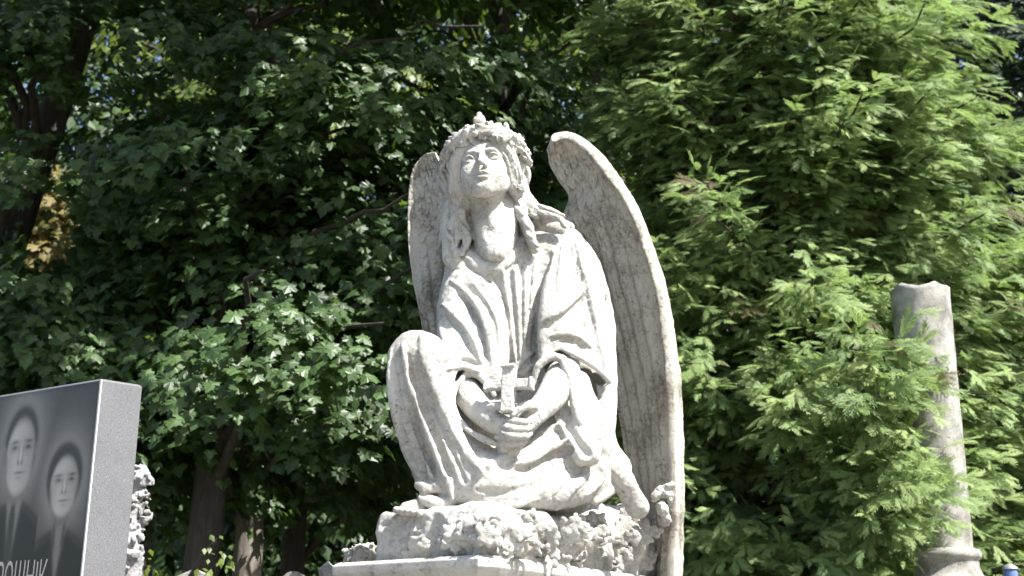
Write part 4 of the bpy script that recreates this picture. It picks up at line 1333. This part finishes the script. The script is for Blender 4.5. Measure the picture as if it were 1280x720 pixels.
def tubes(paths, seg=7):
    """[(points, radii)] -> one mesh"""
    V = []; Q = []; o = 0
    for pts, rad in paths:
        pts = np.asarray(pts); n = len(pts); rad = np.broadcast_to(rad, (n,))
        t = norm(np.gradient(pts, axis=0)); ref = np.array([.31, .2, .93]) if abs(t[0, 2]) < .8 else np.array([1., .1, 0])
        u = norm(np.cross(t, ref)); w_ = np.cross(t, u)
        a = np.arange(seg) * 2 * math.pi / seg
        ring = pts[:, None] + rad[:, None, None] * (np.cos(a)[None, :, None] * u[:, None] + np.sin(a)[None, :, None] * w_[:, None])
        V.append(ring.reshape(-1, 3))
        idx = o + np.arange(n * seg).reshape(n, seg)
        nx = np.roll(idx, -1, 1)
        Q.append(np.stack([idx[:-1], nx[:-1], nx[1:], idx[1:]], -1).reshape(-1, 4)); o += n * seg
    return np.concatenate(V), np.concatenate(Q)

MAPLE = leaf_mat('maple_leaf', (.013, .027, .009), (.060, .104, .034), (.19, .31, .03), .45, .28, .35)
MAPLE_WARM = leaf_mat('sunny_broad_leaf', (.05, .075, .015), (.11, .15, .03), (.28, .36, .05), .5, .35, .4)
GOLD = leaf_mat('turning_leaf', (.05, .085, .02), (.18, .14, .05), (.40, .28, .08), .6, .35, .3)
THUJA = leaf_mat('cypress_spray', (.09, .15, .06), (.33, .42, .165), (.32, .45, .13), .6, .42, .3, brown=(.11, .075, .04))
THUJA_B = leaf_mat('cypress_spray_bright', (.10, .16, .055), (.36, .46, .15), (.36, .48, .12), .6, .42, .3, brown=(.12, .08, .04))
SPRUCE = leaf_mat('spruce_twig', (.020, .034, .022), (.055, .075, .045), (.06, .09, .04), .6, .10, .3, brown=(.12, .10, .08))
BARK = bark_mat('dark_bark', (.025, .020, .016), (.09, .075, .06))
BARK_P = bark_mat('pale_bark', (.07, .058, .045), (.26, .23, .19))
MT = [maple_template(i) for i in range(6)]
TT = [thuja_template(i) for i in range(5)]
SL = simple_leaf()
CAMXY = np.array([0, 0, 1.6])

def ppx(W):
    """world -> photo pixels (only used to keep foliage off the column, as its pruned gap does)"""
    d = W - CAM
    zc = d[:, 1] * math.cos(PITCH) + d[:, 2] * math.sin(PITCH)
    yc = -d[:, 1] * math.sin(PITCH) + d[:, 2] * math.cos(PITCH)
    return 640 + F_PX * d[:, 0] / zc, 360 - F_PX * yc / zc

WINDOWS = [(58, 285, 42, 62), (72, 205, 22, 32), (120, 62, 42, 50), (190, 62, 30, 26), (285, 570, 17, 48), (560, 30, 60, 36), (515, 100, 26, 20), (620, 22, 30, 22), (330, 22, 24, 18), (270, 40, 7, 7), (345, 108, 6, 12), (700, 34, 56, 38), (640, 120, 26, 20), (30, 120, 26, 40), (420, 160, 20, 14), (240, 110, 26, 18), (385, 640, 16, 20), (455, 240, 18, 12)]

def crown_leaves(rng, cl, per, spread, size, face, templates, tint0=.5, windows=None, shaft=None):
    """cl: cluster centres (n,3) ; leaves hang in drooping tiers that face outwards"""
    n = len(cl)
    c = np.repeat(cl, per, 0)
    f = np.repeat(face, per, 0)
    side = norm(np.cross(f, np.array([0, 0, 1.])))
    r = np.sqrt(rng.random(len(c))) * spread; a = rng.uniform(0, 2 * np.pi, len(c))
    off = side * (r * np.cos(a))[:, None] + f * (r * np.sin(a) * .8)[:, None]
    off[:, 2] += -.45 * (r * np.sin(a)) - .5 * r ** 2 / spread + rng.normal(0, .055, len(c))
    pos = c + off
    outd = norm(off * np.array([1, 1, .3]) + f * .25 + rng.normal(0, .08, (len(c), 3)))
    nrm = norm(np.array([0, 0, .75]) + outd * .55 + f * .35 + rng.normal(0, .26, (len(c), 3)))
    tip = norm(outd * .7 + np.array([0, 0, -.75]) + rng.normal(0, .3, (len(c), 3)))
    ct = np.repeat(rng.uniform(-.22, .22, n), per)
    tint = np.clip(tint0 + ct + rng.normal(0, .18, len(c)), 0, 1)
    sz = size * rng.uniform(.65, 1.2, len(c))
    if shaft is not None:
        m = shaft(pos); pos, tip, nrm, sz, tint = pos[m], tip[m], nrm[m], sz[m], tint[m]
    if windows is not None:
        x, y = ppx(pos)
        q = 9.0
        for wx, wy, rx, ry in windows:
            q = np.minimum(q, ((x - wx) / rx) ** 2 + ((y - wy) / ry) ** 2)
        m = q > 1 + rng.normal(0, .35, len(pos))
        pos, tip, nrm, sz, tint = pos[m], tip[m], nrm[m], sz[m], tint[m]
    parts = []
    k = rng.integers(0, len(templates), len(pos))
    for j, (tv, tf) in enumerate(templates):
        m = k == j
        if m.any(): parts.append(place(tv, tf, pos[m], tip[m], nrm[m], sz[m], tint[m]))
    return cat_parts(parts)

def limb(rng, a, b, r0, r1, n=9, sag=.15):
    a, b = np.array(a, float), np.array(b, float)
    t = np.linspace(0, 1, n)[:, None]
    L = np.linalg.norm(b - a)
    p = a * (1 - t) + b * t
    p[:, 2:3] += sag * L * np.sin(np.pi * t * .9)
    p[1:-1] += rng.normal(0, .02 * L, (n - 2, 3))
    return p, np.linspace(r0, r1, n)

def broad_tree(name, label, base, lean, height, tr, crown_c, crown_r, nclu, per, spread, size, seed, mat=MAPLE, bark=BARK, templ=None, keep=None, nl=26, group=None, extra=None, tint0=.5, cat='tree', shaft=None):
    rng = np.random.default_rng(seed)
    templ = templ or MT
    bx, by = base; bz = float(ground_z(np.array(bx), np.array(by))) - .1
    o = empty(name, (bx, by, bz), label, cat, group)
    top = np.array([bx + lean[0], by + lean[1], bz + height])
    t = np.linspace(0, 1, 24)[:, None]
    tp = np.array([bx, by, bz]) * (1 - t) + top * t
    tp[:, :2] += .05 * np.sin(t * 9 + seed) * t
    rr = tr * (1 - .75 * t[:, 0]) * (1 + .5 * np.exp(-t[:, 0] * 30))
    paths = [(tp, rr)]
    cc = np.array(crown_c, float); cr = np.array(crown_r, float)
    d = norm(rng.normal(0, 1, (nclu // 2, 3)))
    bough = cc + d * cr * (rng.random((len(d), 1)) ** .4)
    cl = np.repeat(bough, 7, 0)
    w7 = norm(np.concatenate([(cl - cc)[:, :2], np.zeros((len(cl), 1))], 1))
    ss = np.cross(w7, [0, 0, 1.])
    aw = rng.uniform(-.75, .35, (len(cl), 1)); sw = rng.normal(0, .26, (len(cl), 1))
    cl = cl + w7 * aw + ss * sw + np.array([0, 0, 1.]) * (rng.normal(0, .07, (len(cl), 1)) - .35 * np.maximum(aw, -.2) - .2 * sw ** 2)
    if keep is not None: cl = cl[keep(cl)]
    cl = cl[:nclu]
    if extra is not None: cl = np.concatenate([cl, extra])
    face = cl - cc; face[:, 2] *= .15; face = norm(norm(face) * .8 + norm((CAMXY - cl) * np.array([1, 1, 0])) * .5)
    for i in rng.choice(len(cl), min(nl, len(cl)), replace=False):
        j = int(np.argmin(np.linalg.norm(tp - (cl[i] - np.array([0, 0, .5])), axis=1))); j = max(j, 4)
        paths.append(limb(rng, tp[j], cl[i], max(.02, rr[j] * .35), .008))
    V, Q = tubes(paths, 9)
    mesh_obj('trunk', V, Q, bark, o)
    V, F_, T = crown_leaves(rng, cl, per, spread, size, face, templ, tint0, WINDOWS if group == 'maples of the wood' or name == 'slim_maple_tree' else None, shaft if mat is MAPLE else None)
    mesh_obj('crown', V, F_, mat, o, False, T)
    return o

def thuja_tree(name, label, cx, cy, z0, z1, rad, seed, mat, nb, per, keep=None, extra=None, group=None, size=.155):
    """boughs sweep out from the stem and end in plumes of flat sprays"""
    rng = np.random.default_rng(seed)
    gz = float(ground_z(np.array(cx), np.array(cy))) - .1
    o = empty(name, (cx, cy, gz), label, 'tree', group)
    t = np.linspace(0, 1, 20)[:, None]
    tp = np.array([cx, cy, gz]) * (1 - t) + np.array([cx + .1, cy, z1 + 1.0]) * t
    paths = [(tp, .20 * (1 - .8 * t[:, 0]))]
    zz = rng.uniform(z0, z1, nb); aa = rng.uniform(0, 2 * np.pi, nb)
    front = rng.random(nb) < .78
    aa = np.where(front, rng.uniform(np.pi, 2 * np.pi, nb), aa)
    prof = 1.10 - .42 * np.clip((zz - z0) / (z1 - z0), 0, 1) ** 1.2
    rr = rad * prof * rng.uniform(.60, 1.10, nb)
    tips = np.stack([cx + rr * np.cos(aa), cy + rr * np.sin(aa), zz + .1], 1)
    inner = rng.random(nb) < .30
    tips[inner] = np.array([cx, cy, 0]) * np.array([1, 1, 0]) + (tips[inner] - np.array([cx, cy, 0])) * np.array([.62, .62, 1])
    if keep is not None: tips = tips[keep(tips)]
    if extra is not None: tips = np.concatenate([tips, np.asarray(extra)])
    C_, TP, NR, SZ, TI = [], [], [], [], []
    for b_ in range(len(tips)):
        tip = tips[b_]
        out = tip - np.array([cx, cy, tip[2]]); R_ = np.linalg.norm(out); out = out / (R_ + 1e-6)
        root = np.array([cx, cy, tip[2] - .25 * R_ - rng.uniform(0, .3)]) + out * .1
        p, r_ = limb(rng, root, tip, .028, .006, 10, .06)
        paths.append((p, r_))
        # twigs of the plume
        n = per
        s = rng.uniform(.50, 1.0, n)
        ip = np.minimum((s * 9).astype(int), 8); f = (s * 9 - ip)[:, None]
        c = p[ip] * (1 - f) + p[ip + 1] * f
        side = np.cross(out, [0, 0, 1.])
        w_ = rng.normal(0, 1, n)
        k = .22 * (1.15 - (s - .55))
        c = c + side * (w_ * k * .48)[:, None] + np.array([0, 0, 1.]) * (rng.normal(0, .085, n) + .03)[:, None] + out * rng.uniform(-.05, .16, n)[:, None]
        d = norm(out * 1.0 + side * (w_ * .55)[:, None] + np.array([0, 0, 1.]) * rng.normal(-.18, .26, n)[:, None] + rng.normal(0, .16, (n, 3)))
        nr = norm(np.array([0, 0, 1.]) * .75 + (out * .5 + norm((CAMXY - tip) * np.array([1, 1, 0])) * .35) + side * (w_ * .18)[:, None] + rng.normal(0, .34, (n, 3)))
        C_.append(c); TP.append(d); NR.append(nr); SZ.append(size * rng.uniform(.55, 1.15, n))
        TI.append(np.clip(rng.normal(.5, .1) + rng.normal(0, .20, n), .0, 1))
    C_, TP, NR, SZ, TI = map(np.concatenate, (C_, TP, NR, SZ, TI))
    parts = []; k = rng.integers(0, len(TT), len(C_))
    for j, (tv, tf) in enumerate(TT):
        m = k == j
        if m.any(): parts.append(place(tv, tf, C_[m], TP[m], NR[m], SZ[m], TI[m]))
    V, Q = tubes(paths, 6); mesh_obj('trunk', V, Q, BARK, o)
    V, F_, T = cat_parts(parts); mesh_obj('crown', V, F_, mat, o, False, T)
    print(name, 'faces', sum(len(f) for f in F_))
    return o

if DO_TREES:
    # leaves left out along chosen sun rays to shape patches of light below
    sunv = norm(np.array(SUN_DIR))
    lit = [(PY(x, y, Y), r) for x, y, Y, r in ((385, 400, 6.85, .55), (320, 115, 7.7, .22), (350, 210, 7.4, .28), (372, 262, 7.4, .20), (235, 440, 7.0, .26), (445, 95, 7.9, .24), (435, 515, 7.2, .30), (328, 650, 9.7, .24), (60, 285, 12.8, .5),
            (660, 60, 8.2, .40), (560, 60, 8.4, .22), (150, 60, 8.6, .22), (620, 100, 8.2, .26), (475, 190, 8.2, .2), (90, 200, 8.2, .16), (130, 400, 7.8, .18), (330, 640, 9.7, .2))]
    rg = np.random.default_rng(5)
    lit += [(PY(rg.uniform(0, 720), rg.uniform(-10, 540), rg.uniform(7.2, 8.3)), rg.uniform(.07, .18)) for _ in range(60)]
    def shafts(W):
        ok = np.ones(len(W), bool)
        for p, r in lit:
            q = W - p; t = q @ sunv
            ok &= ~((np.linalg.norm(q - t[:, None] * sunv, axis=1) < r) & (t > .22))
        return ok
    # the big cypress right of the angel, its boughs pruned clear of the column
    colp = np.array([COLX, COLY])
    def clear(W):
        near = (np.hypot(W[:, 0] - colp[0], W[:, 1] - colp[1]) < .52) & (W[:, 2] < 4.6)
        infront = (W[:, 1] < COLY + .2) & (np.abs(W[:, 0] - COLX * W[:, 1] / COLY) < .45) & (W[:, 2] < 4.3)
        return ~(near | infront)
    ex = [PY(x, y, Y) for x, y, Y in ((1150, 640, 6.55), (1105, 455, 6.6), (1115, 490, 6.55), (1085, 420, 6.6), (1105, 530, 6.5), (1145, 580, 6.55), (1110, 585, 6.5), (1150, 612, 6.6), (1115, 650, 6.5), (1085, 505, 6.5), (1130, 466, 6.6))]
    thuja_tree('cypress_tree', 'large sunlit cypress with flat drooping sprays behind the right wing', 2.02, 8.7, .9, 6.9, 1.85, 3, THUJA, 430, 96, clear, ex, 'cypress trees')
    thuja_tree('cypress_tree', 'smaller bright cypress whose sprays fill the gap right of the stone column', 4.15, 8.9, .9, 4.5, 1.15, 7, THUJA_B, 130, 86, clear, None, 'cypress trees')
    # maples of the left half
    up = lambda W: np.ones(len(W), bool)
    fr = [PY(x, y, Y) for x, y, Y in ((330, 362, 6.9), (365, 372, 6.85), (395, 388, 6.8), (340, 400, 6.8), (425, 405, 6.8), (375, 425, 6.8), (455, 412, 6.9), (350, 450, 6.9), (480, 430, 6.9), (490, 400, 7.0), (410, 440, 6.9), (230, 440, 7.0), (250, 470, 6.9), (225, 415, 7.1), (260, 500, 7.0), (430, 495, 7.2), (405, 510, 7.2))]
    broad_tree('maple_tree', 'dark leafed maple whose sunlit low boughs hang just left of the angel', (-2.28, 9.0), (.2, .2), 8.5, .16, (-1.5, 8.9, 4.9), (1.9, 1.7, 2.6), 280, 54, .38, .092, 11, group='maples of the wood', extra=np.array(fr), keep=lambda W: W[:, 2] > 3.3, shaft=shafts)
    broad_tree('maple_tree', 'maple with a sun flecked pale trunk between the two darker trunks', (-2.06, 9.9), (-.1, 0), 8.5, .14, (-2.9, 9.6, 4.6), (2.2, 1.5, 2.9), 280, 54, .38, .09, 12, group='maples of the wood', bark=BARK_P, keep=lambda W: W[:, 2] > 3.0, shaft=shafts)
    broad_tree('maple_tree', 'maple with hanging leaves filling the dark upper middle behind the angel head', (-.2, 10.4), (.1, 0), 9, .16, (-.2, 9.8, 5.6), (1.7, 1.5, 2.6), 280, 54, .38, .088, 13, group='maples of the wood', keep=lambda W: W[:, 2] > 2.6, shaft=shafts)
    broad_tree('maple_tree', 'thick dark leaning maple trunk at the upper left edge', (-4.9, 9.6), (1.5, .3), 9.5, .24, (-3.5, 9.0, 5.5), (1.9, 1.7, 2.5), 260, 50, .38, .09, 14, group='maples of the wood', nl=8, keep=lambda W: W[:, 2] > 3.2, shaft=shafts)
    broad_tree('slim_maple_tree', 'slim dark maple trunk right of the sun flecked one', (-1.95, 11.2), (.1, 0), 8.5, .13, (-1.6, 11.6, 4.6), (2.2, 1.3, 2.6), 190, 30, .45, .13, 15, keep=lambda W: W[:, 2] > 3.0, shaft=shafts)
    broad_tree('golden_leafed_tree', 'tree with yellow brown turning leaves at the far left', (-6.0, 13.8), (.3, 0), 7, .12, (-5.1, 13.2, 5.4), (1.2, .7, 1.9), 150, 36, .35, .11, 16, mat=GOLD)
    broad_tree('linden_tree', 'yellow green linden glimpsed through the dark wood at upper left', (-5.0, 17), (0, 0), 12, .2, (-3.9, 16.5, 8.0), (4.2, 1.5, 3.8), 380, 30, .6, .15, 17, mat=MAPLE_WARM, templ=[SL])
    broad_tree('linden_tree', 'yellow green linden behind the top of the big cypress', (2.0, 15), (0, 0), 12, .2, (1.2, 14.5, 7.6), (2.2, 1.5, 3.4), 200, 30, .6, .15, 18, mat=MAPLE_WARM, templ=[SL])
    # far wood
    rng = np.random.default_rng(77)
    n = 6200
    cl = np.stack([rng.uniform(-15, 15, n), rng.uniform(19, 25, n), rng.uniform(.5, 18.5, n)], 1)
    face = norm(np.stack([rng.normal(0, .4, n), -np.ones(n), rng.normal(.2, .2, n)], 1))
    V, F_, T = crown_leaves(rng, cl, 42, 1.0, .23, face, [SL], .4)
    tag(mesh_obj('far_wood', V, F_, MAPLE, None, False, T), 'dense dark wood closing the view behind all the trees', 'wood', kind='stuff')
    # spruce at the right edge
    thuja_tree('spruce_tree', 'dark spruce with grey hanging twigs at the upper right edge', 6.2, 12.4, 1.5, 9.5, 2.1, 9, SPRUCE, 200, 24, None, None, None, .30)
    # canopies above the view, added to block the sun and darken the maples
    broad_tree('shade_oak', 'unseen oak crown added to shade the maples left of the angel', (-5.2, 5.2), (.6, .3), 9.4, .22, (-1.1, 6.3, 8.7), (4.8, 2.4, 1.3), 1300, 26, .5, .15, 23, templ=[SL], nl=40, keep=lambda W: (W[:, 1] > 4.4) & (W[:, 0] < 2.0), shaft=shafts)
    broad_tree('shade_beech', 'tall beech with a high canopy added to shade the maples below', (1.2, 12.5), (-.5, -1), 11, .25, (-.8, 10.4, 9.1), (4.6, 2.6, 1.3), 430, 30, .6, .19, 19, templ=[SL], nl=40, keep=lambda W: (W[:, 2] > 7.4), shaft=shafts)
    # small shrub by the gravestone
    broad_tree('shrub', 'low yellow green shrub tip between the gravestone and the headstone', (-1.80, 6.3), (0, 0), 2.1, .02, (-1.80, 6.25, 1.95), (.13, .13, .22), 26, 14, .10, .045, 20, mat=MAPLE_WARM, templ=[SL], nl=8, cat='bush')
# ------------------------------------------------------------------ camera, sun, sky
cd = bpy.data.cameras.new('camera'); cam = bpy.data.objects.new('camera', cd); COL.objects.link(cam)
cam.location = CAM; cam.rotation_euler = (math.pi / 2 + PITCH, 0, 0)
cd.sensor_width = 36; cd.lens = F_PX / 1280 * 36
cd.clip_start = .05; cd.clip_end = 3000
cd.dof.use_dof = True; cd.dof.focus_distance = 4.0; cd.dof.aperture_fstop = 5.0
SC.camera = cam

SUNV = Vector(SUN_DIR).normalized()
sl = bpy.data.lights.new('sun', 'SUN'); sl.energy = 4.8; sl.angle = math.radians(.5); sl.color = (1, .985, .95)
so = bpy.data.objects.new('sun', sl); COL.objects.link(so)
so.rotation_euler = SUNV.to_track_quat('Z', 'Y').to_euler(); so.location = (6, -4, 12)

w = bpy.data.worlds.new('World'); SC.world = w; w.use_nodes = True
nt = w.node_tree; bg = nt.nodes['Background']
sk = nt.nodes.new('ShaderNodeTexSky'); sk.sky_type = 'NISHITA'; sk.sun_disc = False
sk.sun_elevation = math.asin(SUNV.z); sk.sun_rotation = math.atan2(SUNV.x, SUNV.y)
sk.air_density = 1.0; sk.dust_density = 2.4
nt.links.new(sk.outputs[0], bg.inputs['Color']); bg.inputs['Strength'].default_value = .085

SC.view_settings.view_transform = 'Standard'; SC.view_settings.look = 'None'
SC.view_settings.exposure = 1.72; SC.view_settings.gamma = 1
SC.render.engine = 'CYCLES'
SC.cycles.use_denoising = True
SC.cycles.max_bounces = 8; SC.cycles.diffuse_bounces = 3; SC.cycles.transmission_bounces = 3; SC.cycles.glossy_bounces = 2
SC.cycles.use_adaptive_sampling = True; SC.cycles.adaptive_threshold = .02
